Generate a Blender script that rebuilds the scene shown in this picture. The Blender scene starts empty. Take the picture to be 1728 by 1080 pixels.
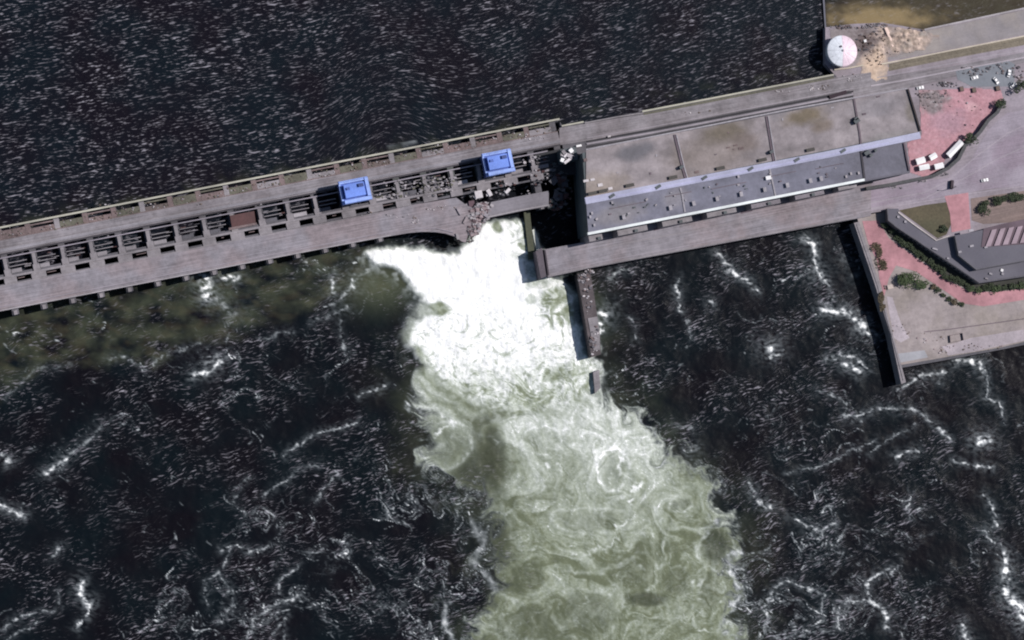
import bpy, bmesh, math, random
import numpy as np
from mathutils import Vector, Matrix
S = bpy.context.scene
C = S.collection
random.seed(7)
rng = np.random.RandomState(11)

# ------------------------------------------------------------------ camera
MPP = 0.35                                    # metres per photo pixel at the aim point
LEAN = (0.20, 0.08)                           # satellite off-nadir, towards WSW
H = 1700.0
cam_pos = Vector((-LEAN[0]*H, -LEAN[1]*H, H))
fwd = (-cam_pos).normalized()
right = (Vector((1, 0, 0)) - fwd*fwd.x).normalized()
up = right.cross(fwd)
cd = bpy.data.cameras.new('camera'); cam = bpy.data.objects.new('camera', cd); C.objects.link(cam)
R = Matrix((right, up, -fwd)).transposed()
cam.matrix_world = Matrix.Translation(cam_pos) @ R.to_4x4()
L = cam_pos.length
cd.sensor_width = 36.0; cd.lens = 36.0*L/(1728*MPP)
cd.clip_start = 10; cd.clip_end = 20000
S.camera = cam

# ------------------------------------------------------------------ light
SUN_EL = math.radians(48)
sdx, sdy = 0.975, 0.22                        # horizontal direction towards the sun
W = bpy.data.worlds.new('World'); S.world = W; W.use_nodes = True
nt = W.node_tree; nt.nodes.clear()
out = nt.nodes.new('ShaderNodeOutputWorld'); bg = nt.nodes.new('ShaderNodeBackground')
sky = nt.nodes.new('ShaderNodeTexSky'); sky.sky_type = 'NISHITA'; sky.sun_disc = False
sky.sun_elevation = SUN_EL; sky.sun_rotation = math.atan2(sdx, sdy)
sky.air_density = 1.0; sky.dust_density = 1.0
bg.inputs['Strength'].default_value = 0.06
nt.links.new(sky.outputs[0], bg.inputs[0]); nt.links.new(bg.outputs[0], out.inputs[0])
sl = bpy.data.lights.new('sun', 'SUN'); sl.energy = 4.2; sl.angle = math.radians(0.5); sl.color = (1.0, 0.955, 0.93)
so = bpy.data.objects.new('sun', sl); C.objects.link(so)
k = math.hypot(sdx, sdy)
to_sun = Vector((sdx/k*math.cos(SUN_EL), sdy/k*math.cos(SUN_EL), math.sin(SUN_EL)))
so.rotation_mode = 'QUATERNION'; so.rotation_quaternion = to_sun.to_track_quat('Z', 'Y'); so.location = (300, 60, 400)
S.view_settings.view_transform = 'Standard'; S.view_settings.look = 'None'
S.view_settings.exposure = 0.1; S.view_settings.gamma = 1.0
S.cycles.filter_width = 2.0                   # satellite optics are soft
S.cycles.max_bounces = 5; S.cycles.diffuse_bounces = 2; S.cycles.glossy_bounces = 2
S.cycles.use_denoising = True

# ------------------------------------------------------------------ photo pixel -> world
def U(px, py, z=0.0):
    d = fwd*L + right*((px-864)*MPP) + up*((540-py)*MPP)
    k = (z-cam_pos.z)/d.z
    p = cam_pos + d*k
    return p.x, p.y
fw_, ri_, up_ = [np.array(v) for v in (fwd, right, up)]
cp_ = np.array(cam_pos)
def PX(x, y, z=0.0):                          # numpy: world -> photo pixel
    dx, dy, dz = x-cp_[0], y-cp_[1], z-cp_[2]
    w = dx*fw_[0]+dy*fw_[1]+dz*fw_[2]
    a = (dx*ri_[0]+dy*ri_[1]+dz*ri_[2])/w*L/MPP
    b = (dx*up_[0]+dy*up_[1]+dz*up_[2])/w*L/MPP
    return 864+a, 540-b
DECK = 12.0
_o = Vector(U(0, 384, DECK)); _e = Vector(U(945, 200.5, DECK))
AX = (_e-_o).normalized(); NX = Vector((AX.y, -AX.x))   # along the dam, towards downstream
def ST(px, py, z=DECK):
    p = Vector(U(px, py, z))-_o
    return p.dot(AX), p.dot(NX)
def XY(s, t):
    p = _o+AX*s+NX*t
    return p.x, p.y
def line(px): return 384-0.1942*px
def TV(v): return ST(400, line(400)+v)[1]
def SX(px, v=60): return ST(px, line(px)+v)[0]

# ------------------------------------------------------------------ numpy noise
_perm = rng.randint(0, 2**16, (256, 256))
def _h(ix, iy, seed):
    a = _perm[(ix+seed*37) & 255, (iy+seed*91) & 255]
    return a
def pn(x, y, seed=0):
    ix = np.floor(x).astype(int); iy = np.floor(y).astype(int)
    fx = x-ix; fy = y-iy
    def g(i, j):
        th = _h(ix+i, iy+j, seed)*(2*math.pi/65536)
        return np.cos(th)*(fx-i)+np.sin(th)*(fy-j)
    u = fx*fx*fx*(fx*(fx*6-15)+10); v = fy*fy*fy*(fy*(fy*6-15)+10)
    a = g(0, 0); b = g(1, 0); c = g(0, 1); d = g(1, 1)
    return ((a+(b-a)*u)+((c+(d-c)*u)-(a+(b-a)*u))*v)*1.5
def fbm(x, y, o=4, seed=0, gain=.5):
    r = 0; a = 1; n = 0
    for i in range(o):
        r = r+a*pn(x*2**i+i*17.3, y*2**i-i*9.1, seed+i); n += a; a *= gain
    return r/n
def ridge(x, y, o=4, seed=0, gain=.55):
    r = 0; a = 1; n = 0
    for i in range(o):
        r = r+a*(1-np.minimum(np.abs(pn(x*2**i+i*5.3, y*2**i-i*3.1, seed+i))*2.2, 1)); n += a; a *= gain
    return r/n
def worley(x, y, seed=0):
    ix = np.floor(x).astype(int); iy = np.floor(y).astype(int)
    f1 = np.full(x.shape, 9.0); f2 = np.full(x.shape, 9.0)
    for i in (-1, 0, 1):
        for j in (-1, 0, 1):
            cx = ix+i+0.1+.8*_h(ix+i, iy+j, seed)/65536.0
            cy = iy+j+0.1+.8*_h(ix+i, iy+j, seed+5)/65536.0
            d = np.hypot(cx-x, cy-y)
            f2 = np.minimum(f2, np.maximum(f1, d)); f1 = np.minimum(f1, d)
    return f1, f2
def sst(a, b, x):
    t = np.clip((x-a)/(b-a), 0, 1); return t*t*(3-2*t)
def segd(X, Y, a, b):
    ax, ay = a; bx, by = b; vx, vy = bx-ax, by-ay
    q = np.clip(((X-ax)*vx+(Y-ay)*vy)/(vx*vx+vy*vy+1e-9), 0, 1)
    return np.hypot(X-ax-q*vx, Y-ay-q*vy), q
def sd_poly(P, X, Y):
    d = np.full(X.shape, 1e9); ins = np.zeros(X.shape, bool)
    for i in range(len(P)):
        a, b = P[i-1], P[i]
        d = np.minimum(d, segd(X, Y, a, b)[0])
        c = ((a[1] > Y) != (b[1] > Y)) & (X < (b[0]-a[0])*(Y-a[1])/((b[1]-a[1]) or 1e-9)+a[0])
        ins ^= c
    return np.where(ins, -d, d)
def stroke(F, X, Y, pts, w, k):
    xs = [p[0] for p in pts]; ys = [p[1] for p in pts]; m = w*3+14
    sel = (X > min(xs)-m) & (X < max(xs)+m) & (Y > min(ys)-m) & (Y < max(ys)+m)
    if not sel.any(): return
    x = X[sel]; y = Y[sel]; d = np.full(x.shape, 1e9)
    if len(pts) == 1: d = np.hypot(x-xs[0], y-ys[0])
    for a, b in zip(pts, pts[1:]): d = np.minimum(d, segd(x, y, a, b)[0])
    F[sel] = np.maximum(F[sel], k*np.exp(-(d/w)**2))

# ------------------------------------------------------------------ materials
def lin(c):
    return tuple(((v/255)/12.92 if v/255 <= .04045 else (((v/255)+.055)/1.055)**2.4) for v in c)
class NT:
    def __init__(s, name):
        s.m = bpy.data.materials.new(name); s.m.use_nodes = True
        s.t = s.m.node_tree; s.b = s.t.nodes['Principled BSDF']
    def n(s, ty, **kw):
        q = s.t.nodes.new(ty)
        for k_, v in kw.items():
            if k_.startswith('i_'):
                q.inputs[k_[2:].replace('_', ' ')].default_value = v
            else: setattr(q, k_, v)
        return q
    def l(s, a, b): s.t.links.new(a, b)
    def math(s, op, a, b=None, clamp=False):
        q = s.n('ShaderNodeMath', operation=op, use_clamp=clamp)
        for i, v in enumerate((a, b)):
            if v is None: continue
            if isinstance(v, (int, float)): q.inputs[i].default_value = v
            else: s.l(v, q.inputs[i])
        return q.outputs[0]
    def mix(s, f, a, b):
        q = s.n('ShaderNodeMix', data_type='RGBA')
        for i, v in ((0, f), (6, a), (7, b)):
            if isinstance(v, (int, float)): q.inputs[i].default_value = v
            elif isinstance(v, tuple): q.inputs[i].default_value = (*v[:3], 1)
            else: s.l(v, q.inputs[i])
        return q.outputs[2]
    def ramp(s, f, a, b):
        q = s.n('ShaderNodeMapRange'); q.inputs[1].default_value = a; q.inputs[2].default_value = b
        s.l(f, q.inputs[0]); return q.outputs[0]
_mats = {}
def surf(name, col, rough=.85, big=.18, small=.14, streak=0.0, tint=None, grain=1.0, bump=.15, metallic=0.0, attr=False):
    """weathered surface: colour varied by patches, grain and streaks running along the dam"""
    if name in _mats: return _mats[name]
    g = NT(name)
    tc = g.n('ShaderNodeNewGeometry')
    mp = g.n('ShaderNodeMapping'); g.l(tc.outputs['Position'], mp.inputs[0])
    mp.inputs['Rotation'].default_value = (0, 0, -math.atan2(AX.y, AX.x))
    P = mp.outputs[0]
    n1 = g.n('ShaderNodeTexNoise', i_Scale=.07, i_Detail=5.0, i_Roughness=.6); g.l(P, n1.inputs[0])
    n2 = g.n('ShaderNodeTexNoise', i_Scale=.8*grain, i_Detail=5.0, i_Roughness=.7); g.l(P, n2.inputs[0])
    m2 = g.n('ShaderNodeMapping'); m2.inputs['Scale'].default_value = (.03, 1.3, 1); g.l(P, m2.inputs[0])
    n3 = g.n('ShaderNodeTexNoise', i_Scale=1.0, i_Detail=4.0, i_Roughness=.6); g.l(m2.outputs[0], n3.inputs[0])
    f = g.math('ADD', g.math('MULTIPLY', g.math('SUBTRACT', n1.outputs[0], .5), big*4),
               g.math('MULTIPLY', g.math('SUBTRACT', n2.outputs[0], .5), small*4))
    f = g.math('ADD', f, g.math('MULTIPLY', g.math('SUBTRACT', n3.outputs[0], .5), streak*4))
    f = g.math('ADD', f, 1.0)
    f = g.math('MAXIMUM', f, .25)
    base = col
    if attr:
        at = g.n('ShaderNodeAttribute', attribute_name='stain')
        base = at.outputs['Color']
    c2 = tint or tuple(v*.8 for v in col)
    nb = g.n('ShaderNodeTexNoise', i_Scale=.05, i_Detail=3.0); g.l(P, nb.inputs[0])
    if attr:
        cc = base
    else:
        cc = g.mix(g.ramp(nb.outputs[0], .42, .62), base, c2)
    vm = g.n('ShaderNodeVectorMath', operation='SCALE'); g.l(cc, vm.inputs[0]); g.l(f, vm.inputs['Scale'])
    g.l(vm.outputs[0], g.b.inputs['Base Color'])
    g.b.inputs['Roughness'].default_value = rough; g.b.inputs['Metallic'].default_value = metallic
    if bump:
        bp = g.n('ShaderNodeBump', i_Strength=bump, i_Distance=.3); g.l(n2.outputs[0], bp.inputs['Height'])
        g.l(bp.outputs[0], g.b.inputs['Normal'])
    _mats[name] = g.m
    return g.m
asphalt = surf('asphalt', (.215, .20, .225), streak=.30, tint=(.225, .19, .205), big=.22, small=.26, grain=.45)
asphalt_n = surf('asphalt_north', (.22, .203, .222), streak=.34, tint=(.17, .152, .165), big=.24, small=.28, grain=.45)
concrete = surf('concrete', (.235, .215, .23), streak=.14, big=.25, small=.25, grain=.6)
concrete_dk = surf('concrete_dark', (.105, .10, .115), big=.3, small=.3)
concrete_lt = surf('concrete_light', (.38, .35, .37), big=.2, small=.2)
cream = surf('cream_paint', (.42, .405, .34), big=.2, small=.12)
moss = surf('mossy_concrete', (.065, .07, .045), big=.3, small=.3)
wet = surf('wet_concrete', (.05, .055, .055), big=.3, small=.3, rough=.5)
rust = surf('rust_steel', (.075, .03, .03), big=.2, small=.3, rough=.7)
rust_lt = surf('rust_concrete', (.17, .125, .125), big=.3, small=.4)
olive_cover = surf('olive_cover', (.115, .11, .085), big=.4, small=.4)
steel_beam = surf('steel_beam', (.28, .25, .29), small=.15, rough=.6)
blue = surf('blue_paint', (.065, .125, .44), rough=.5, big=.2, small=.35, grain=.6)
blue_lt = surf('light_blue_paint', (.29, .42, .84), rough=.5, big=.15, small=.25, grain=.6)
blue_dk = surf('dark_blue_steel', (.03, .06, .22), rough=.5, big=.2, small=.3)
white = surf('white_paint', (.86, .85, .86), rough=.5, big=.05, small=.06)
whitish = surf('whitish_debris', (.6, .56, .58), small=.2)
roof_blue = surf('roof_felt_blue_grey', (.135, .14, .185), big=.16, small=.10, tint=(.17, .165, .19), streak=.05)
roof_dark = surf('roof_felt_dark', (.105, .10, .125), big=.08, small=.08, tint=(.12, .115, .14))
lavender = surf('lavender_membrane', (.40, .405, .54), big=.15, small=.12, streak=.1)
eave_m = surf('white_eave', (.72, .76, .76), rough=.4, big=.15, small=.1)
teal_pale = surf('pale_teal_panel', (.24, .29, .30), big=.3, small=.25)
wall_dk = surf('dark_wall', (.06, .075, .085), big=.3, small=.2, rough=.6)
joint = surf('roof_joint', (.13, .10, .12), big=.2, small=.2)
joint_lt = surf('roof_joint_light', (.34, .32, .35), small=.3)
red_pave = surf('red_paving', (.40, .205, .235), big=.3, small=.2, tint=(.33, .235, .265), grain=.4)
yard_m = surf('yard_dirt', (.29, .25, .25), big=.22, small=.22, grain=.5, tint=(.25, .215, .20), streak=.04)
ground_m = surf('ground_asphalt', (.27, .235, .27), big=.26, small=.2, tint=(.215, .185, .205), streak=.12, grain=.5)
sand_m = surf('sand', (.50, .38, .31), big=.15, small=.2, tint=(.46, .33, .25))
grass_m = surf('dry_grass', (.085, .07, .042), big=.3, small=.35, tint=(.065, .06, .035))
shore_m = surf('grey_terrace', (.235, .215, .225), big=.2, small=.12, tint=(.27, .24, .23), streak=.06)
gate_m = surf('gate_steel', (.09, .085, .095), rough=.6, small=.3)
glass = surf('window_glass', (.03, .04, .05), rough=.15, bump=0)
tank_w = surf('tank_white', (.68, .71, .77), rough=.5, big=.12, small=.2, grain=.5)
tank_p = surf('tank_pink', (.76, .60, .69), rough=.5, big=.12, small=.2, grain=.5)
soil = surf('soil', (.15, .11, .09), big=.3, small=.3)
pave_lt = surf('pale_slab', (.34, .34, .37), big=.1, small=.1)
bark = surf('bark', (.08, .06, .04))
tyre = surf('tyre', (.02, .02, .02))
def leafmat(name, a, b):
    g = NT(name)
    oi = g.n('ShaderNodeNewGeometry')
    n1 = g.n('ShaderNodeTexNoise', i_Scale=1.2, i_Detail=3.0); g.l(oi.outputs['Position'], n1.inputs[0])
    g.l(g.mix(g.ramp(n1.outputs[0], .35, .65), a, b), g.b.inputs['Base Color'])
    g.b.inputs['Roughness'].default_value = .8
    return g.m
leaf_dk = leafmat('leaf_dark', (.022, .035, .018), (.05, .065, .03))
leaf_md = leafmat('leaf_mid', (.035, .06, .025), (.075, .10, .04))
leaf_br = leafmat('leaf_brown', (.06, .05, .03), (.12, .09, .055))

# ------------------------------------------------------------------ object helpers
def tag(o, label=None, cat=None, group=None, kind=None):
    if label: o['label'] = label
    if cat: o['category'] = cat
    if group: o['group'] = group
    if kind: o['kind'] = kind
    return o
def thing(name, label, cat, loc, group=None):
    o = bpy.data.objects.new(name, None); C.objects.link(o); o.location = loc
    o['_o'] = 1; del o['_o']
    return tag(o, label, cat, group)
def root_loc(p):
    v = Vector((0, 0, 0))
    while p is not None:
        v = v+p.location; p = p.parent
    return v
def mk(name, V, F, mat, parent=None, smooth=False, mi=None):
    v0 = root_loc(parent)
    me = bpy.data.meshes.new(name)
    me.from_pydata([(x-v0.x, y-v0.y, z-v0.z) for x, y, z in V], [], F)
    for m in (mat if isinstance(mat, (list, tuple)) else [mat]): me.materials.append(m)
    if mi is not None: me.polygons.foreach_set('material_index', mi)
    if smooth: me.polygons.foreach_set('use_smooth', [True]*len(me.polygons))
    bm = bmesh.new(); bm.from_mesh(me); bmesh.ops.recalc_face_normals(bm, faces=bm.faces); bm.to_mesh(me); bm.free()
    o = bpy.data.objects.new(name, me); C.objects.link(o)
    if parent is not None: o.parent = parent
    return o
def prism_vf(pts, z0, z1, V=None, F=None):
    V = [] if V is None else V; F = [] if F is None else F
    n = len(pts); b = len(V)
    z1s = z1 if isinstance(z1, (list, tuple)) else [z1]*n
    V += [(x, y, z0) for x, y in pts]+[(x, y, z) for (x, y), z in zip(pts, z1s)]
    F.append(tuple(b+i for i in range(n))[::-1]); F.append(tuple(b+n+i for i in range(n)))
    for i in range(n):
        j = (i+1) % n; F.append((b+i, b+j, b+n+j, b+n+i))
    return V, F
def prism(name, pts, z0, z1, mat, parent=None):
    V, F = prism_vf(pts, z0, z1); return mk(name, V, F, mat, parent)
def pprism(name, pxs, z0, z1, mat, parent=None, zr=None):
    return prism(name, [U(a, b, z1 if zr is None else zr) for a, b in pxs], z0, z1, mat, parent)
def bst(s0, s1, t0, t1): return [XY(s0, t0), XY(s1, t0), XY(s1, t1), XY(s0, t1)]
def box(name, s0, s1, t0, t1, z0, z1, mat, parent=None):
    return prism(name, bst(s0, s1, t0, t1), z0, z1, mat, parent)
def obox_vf(c, l, w, z0, z1, ang, V, F):
    ca, sa = math.cos(ang), math.sin(ang)
    pts = [(c[0]+x*ca-y*sa, c[1]+x*sa+y*ca) for x, y in ((-l/2, -w/2), (l/2, -w/2), (l/2, w/2), (-l/2, w/2))]
    prism_vf(pts, z0, z1, V, F)
def obox(name, c, l, w, z0, z1, ang, mat, parent=None):
    V, F = [], []; obox_vf(c, l, w, z0, z1, ang, V, F); return mk(name, V, F, mat, parent)
def cyl(name, c, r0, r1, z0, z1, mat, parent=None, n=12, smooth=True):
    V = [(c[0]+r*math.cos(2*math.pi*i/n), c[1]+r*math.sin(2*math.pi*i/n), z) for r, z in ((r0, z0), (r1, z1)) for i in range(n)]
    F = [tuple(range(n))[::-1], tuple(range(n, 2*n))]+[(i, (i+1) % n, n+(i+1) % n, n+i) for i in range(n)]
    return mk(name, V, F, mat, parent)
def pathstrip(name, pxs, w, z0, z1, mat, parent=None):
    """a strip of constant width along a polyline given in photo pixels at height z1"""
    P = [Vector(U(a, b, z1)) for a, b in pxs]; Lf, Rt = [], []
    for i, p in enumerate(P):
        d = ((P[min(i+1, len(P)-1)]-P[max(i-1, 0)])).normalized(); n = Vector((-d.y, d.x))*w/2
        Lf.append(tuple(p+n)); Rt.append(tuple(p-n))
    V = []; F = []; m = len(P)
    for z in (z0, z1):
        V += [(x, y, z) for x, y in Lf]+[(x, y, z) for x, y in Rt]
    for i in range(m-1):
        F += [(i, i+1, m+i+1, m+i), (2*m+i, 2*m+i+1, 3*m+i+1, 3*m+i), (i, i+1, 2*m+i+1, 2*m+i), (m+i, m+i+1, 3*m+i+1, 3*m+i)]
    F += [(0, m, 3*m, 2*m), (m-1, 2*m-1, 4*m-1, 3*m-1)]
    return mk(name, V, F, mat, parent)
def copy_tree(o, parent=None):
    c = o.copy(); C.objects.link(c)
    if parent is not None: c.parent = parent
    for ch in list(o.children): copy_tree(ch, c)
    return c
def rubble(name, zone, n, size, z, mats, label, cat='rubble', spread=1.0, hmax=.7):
    """a heap of broken pieces scattered over ellipses (px,py,rx,ry)"""
    V, F, MI = [], [], []
    for _ in range(n):
        cx, cy, rx, ry = random.choice(zone)
        a = random.uniform(0, 2*math.pi); q = math.sqrt(random.random())
        c = U(cx+rx*q*math.cos(a), cy+ry*q*math.sin(a), z)
        r = size*random.uniform(.25, 1)**1.5
        h = r*random.uniform(.3, hmax); m = random.randint(4, 6); a0 = random.uniform(0, 6)
        tilt = random.uniform(-.4, .4), random.uniform(-.4, .4)
        b = len(V); ring = []
        for zz, sc in ((-.1, 1), (h, random.uniform(.6, .95))):
            for i in range(m):
                th = a0+2*math.pi*i/m; rr = r*sc*(1 if i % 2 else .75)
                x, y = rr*math.cos(th), rr*.7*math.sin(th)
                V.append((c[0]+x, c[1]+y, z+zz+(x*tilt[0]+y*tilt[1] if zz > 0 else 0)))
        F.append(tuple(b+i for i in range(m))[::-1]); F.append(tuple(b+m+i for i in range(m)))
        F += [(b+i, b+(i+1) % m, b+m+(i+1) % m, b+m+i) for i in range(m)]
        MI += [random.randrange(len(mats))]*(m+2)
    o = mk(name, V, F, mats, None, mi=MI)
    return tag(o, label, cat, None, 'stuff')

# ------------------------------------------------------------------ WATER
def water_mat(name, deep, green, uvs):
    g = NT(name)
    a = g.n('ShaderNodeAttribute', attribute_name='wm')       # R foam, G turbidity, B wavelets and painted glints, A warm silt
    f = g.n('ShaderNodeAttribute', attribute_name='fl')
    sp = g.n('ShaderNodeSeparateColor'); g.l(a.outputs['Color'], sp.inputs[0])
    R_, G_, B_ = sp.outputs
    A_ = a.outputs['Alpha']
    mp = g.n('ShaderNodeMapping'); mp.inputs['Scale'].default_value = uvs; g.l(f.outputs['Vector'], mp.inputs[0])
    n1 = g.n('ShaderNodeTexNoise', i_Scale=1.0, i_Detail=3.0, i_Roughness=.55, i_Distortion=.25); g.l(mp.outputs[0], n1.inputs[0])
    n2 = g.n('ShaderNodeTexNoise', i_Scale=.17, i_Detail=3.0); g.l(mp.outputs[0], n2.inputs[0])
    geo = g.n('ShaderNodeNewGeometry')
    n3 = g.n('ShaderNodeTexNoise', i_Scale=.55, i_Detail=6.0, i_Roughness=.7); g.l(geo.outputs['Position'], n3.inputs[0])
    n4 = g.n('ShaderNodeTexNoise', i_Scale=.03, i_Detail=3.0); g.l(geo.outputs['Position'], n4.inputs[0])
    # sun glints on the wavelets, painted as pale flecks
    mpb = g.n('ShaderNodeMapping'); mpb.inputs['Scale'].default_value = (uvs[0]*.55, uvs[1]*.6, 1); mpb.inputs['Location'].default_value = (13, 7, 0); g.l(f.outputs['Vector'], mpb.inputs[0])
    n5 = g.n('ShaderNodeTexNoise', i_Scale=1.0, i_Detail=2.0, i_Roughness=.5, i_Distortion=.5); g.l(mpb.outputs[0], n5.inputs[0])
    thr = g.math('ADD', n1.outputs[0], g.math('MULTIPLY', g.math('SUBTRACT', n2.outputs[0], .5), .30))
    thr = g.math('ADD', thr, g.math('MULTIPLY', g.math('SUBTRACT', n5.outputs[0], .5), .55))
    fleck = g.math('POWER', g.ramp(thr, .55, .74), 1.4)
    fleck = g.math('MULTIPLY', fleck, B_)
    foam = g.math('MULTIPLY', R_, g.math('ADD', .58, g.math('MULTIPLY', n3.outputs[0], .84)), clamp=True)
    deepc = g.mix(g.ramp(n4.outputs[0], .38, .62), deep, tuple(v*q for v, q in zip(deep, (.75, 1.5, 1.35))))
    base = g.mix(G_, deepc, green)
    base = g.mix(A_, base, (.23, .175, .095))
    base = g.mix(g.math('MULTIPLY', fleck, .62, clamp=True), base, (.46, .44, .50))
    fc = g.mix(g.math('POWER', foam, .7), (.42, .50, .56), (.93, .94, .93))
    fc = g.mix(g.math('MULTIPLY', G_, g.math('SUBTRACT', 1.0, foam)), fc, (.66, .74, .59))
    col = g.mix(foam, base, fc)
    g.l(col, g.b.inputs['Base Color'])
    r = g.math('ADD', .32, g.math('MULTIPLY', g.math('MAXIMUM', foam, g.math('MULTIPLY', fleck, .8)), .6), clamp=True)
    g.l(r, g.b.inputs['Roughness']); g.b.inputs['IOR'].default_value = 1.33
    g.b.inputs['Specular IOR Level'].default_value = .11
    hgt = g.math('ADD', g.math('MULTIPLY', n1.outputs[0], g.math('ADD', .2, B_)), g.math('MULTIPLY', n3.outputs[0], g.math('ADD', .1, g.math('MULTIPLY', foam, .9))))
    bp = g.n('ShaderNodeBump', i_Strength=.55, i_Distance=.8); g.l(hgt, bp.inputs['Height']); g.l(bp.outputs[0], g.b.inputs['Normal'])
    return g.m
def grid_axis(a, b, step, far):
    inner = list(np.arange(a, b+step, step)); s = step
    lo, hi = [], []
    x = a
    while x > -far: s *= 1.35; x -= s; lo.append(x)
    s = step; x = inner[-1]
    while x < far: s *= 1.35; x += s; hi.append(x)
    return np.array(lo[::-1]+inner+hi)
def grid_mesh(name, ss, ts, zf, mats, attrs, parts=None):
    """grid in dam coordinates; parts = list of (name, vertex mask) splitting the same sheet face by face"""
    Sg, Tg = np.meshgrid(ss, ts, indexing='ij')
    X = _o.x+AX.x*Sg+NX.x*Tg; Y = _o.y+AX.y*Sg+NX.y*Tg
    PXx, PYy = PX(X, Y, zf[0])
    Z, wm, fl = attrs(X, Y, PXx, PYy, Sg, Tg)
    n, m = Sg.shape
    idx = np.arange(n*m).reshape(n, m)
    quads = np.stack([idx[:-1, :-1], idx[:-1, 1:], idx[1:, 1:], idx[1:, :-1]], -1).reshape(-1, 4)
    outs = []
    split = parts(PXx, PYy, wm) if parts else np.zeros((n, m), bool)
    fm = split.reshape(-1)[quads].mean(1) > .5
    for nm, sel in ((name[0], ~fm), (name[1] if len(name) > 1 else None, fm)):
        if nm is None or not sel.any(): continue
        q = quads[sel]; used = np.unique(q); remap = np.full(n*m, -1); remap[used] = np.arange(len(used))
        q = remap[q]
        me = bpy.data.meshes.new(nm)
        me.vertices.add(len(used))
        co = np.stack([X.ravel()[used], Y.ravel()[used], Z.ravel()[used]], -1).astype(np.float32)
        me.vertices.foreach_set('co', co.ravel())
        me.loops.add(q.size); me.loops.foreach_set('vertex_index', q.ravel().astype(np.int32))
        me.polygons.add(len(q)); me.polygons.foreach_set('loop_start', (np.arange(len(q))*4).astype(np.int32))
        me.update(calc_edges=True)
        me.polygons.foreach_set('use_smooth', np.ones(len(q), bool))
        a = me.attributes.new('wm', 'FLOAT_COLOR', 'POINT'); a.data.foreach_set('color', wm.reshape(-1, 4)[used].astype(np.float32).ravel())
        a = me.attributes.new('fl', 'FLOAT_VECTOR', 'POINT'); a.data.foreach_set('vector', fl.reshape(-1, 3)[used].astype(np.float32).ravel())
        me.materials.append(mats); me.validate()
        o = bpy.data.objects.new(nm, me); C.objects.link(o); outs.append(o)
    return outs

T_GATE = TV(84)
RES_Z = 7.0
def reservoir(X, Y, px, py, Sg, Tg):
    u = X; base = py
    V = -Y
    hump = np.exp(-((px-655)/85.0)**2)*sst(-60, 230, py)
    v = V+.20*X*1.0
    r = np.clip((px-700), 0, 900)
    v = V-.17*0*X + (.18*X)+ .16*np.sqrt(r*r+400)*MPP*1.0 + 20*hump + 3*fbm(px/160, py/110, 3, 3)
    uu = X-.25*V+6*fbm(px/200, py/200, 2, 9)
    z = RES_Z+.12*fbm(X/6, Y/3, 2, 2)
    wm = np.zeros(X.shape+(4,))
    b = .70+.8*fbm(px/110, py/70, 4, 21)
    b *= 1-.55*np.exp(-((px-650)/110)**2)*sst(40, 240, py)
    b *= .85+.15*sst(1400, 200, px)
    sil = sst(1389, 1399, px)*sst(150, 90, py)
    tan = sil*sst(.0, .5, .55-np.hypot((px-1480)/110, (py-30)/26)*.45+.3*fbm(px/30, py/14, 4, 5))*1.0
    b = np.where(px > 1391, .22+.4*fbm(px/50, py/12, 3, 8), b)
    wm[..., 0] = 0
    foamN = np.zeros(X.shape)
    for p_, w_, k_ in ([(655, 249), (668, 247)], 2, .5), ([(678, 245), (700, 240)], 2.2, .6):
        stroke(foamN, px, py, p_, w_, k_)
    edge = np.exp(-np.abs(py-(line(px)-4))/9)*sst(0, .4, fbm(px/30, py/30, 3, 44)+.1)
    wm[..., 0] = foamN
    wm[..., 1] = np.clip(sil*(.22+.3*fbm(px/50, py/9, 3, 18))+.30*edge, 0, 1)
    wm[..., 2] = np.clip(b, 0, 1.5)
    wm[..., 3] = np.clip(tan+.16*sil*sst(1400, 1440, px), 0, 1)
    rib = np.clip(px-1400, 0, 400)
    v = np.where(px > 1391, (py+.25*px+12*fbm(px/90, py/60, 2, 4))*.35*.7, v)
    fl = np.stack([uu, v, np.zeros_like(v)], -1)
    return z, wm, fl
wmat_r = water_mat('reservoir_water', (.0068, .0058, .0100), (.05, .055, .035), (.26, 1.08, 1))
ro, = grid_mesh(('reservoir_water',), grid_axis(-60, 640, 2.2, 4000), np.concatenate([-grid_axis(5, 190, 2.0, 3000)[::-1][(-grid_axis(5, 190, 2.0, 3000)[::-1]) < -4], np.arange(-4, T_GATE, 2.0), [T_GATE]]), (RES_Z,), wmat_r, reservoir)
tag(ro, 'dark choppy reservoir water above the dam', None, None, 'structure')

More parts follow.
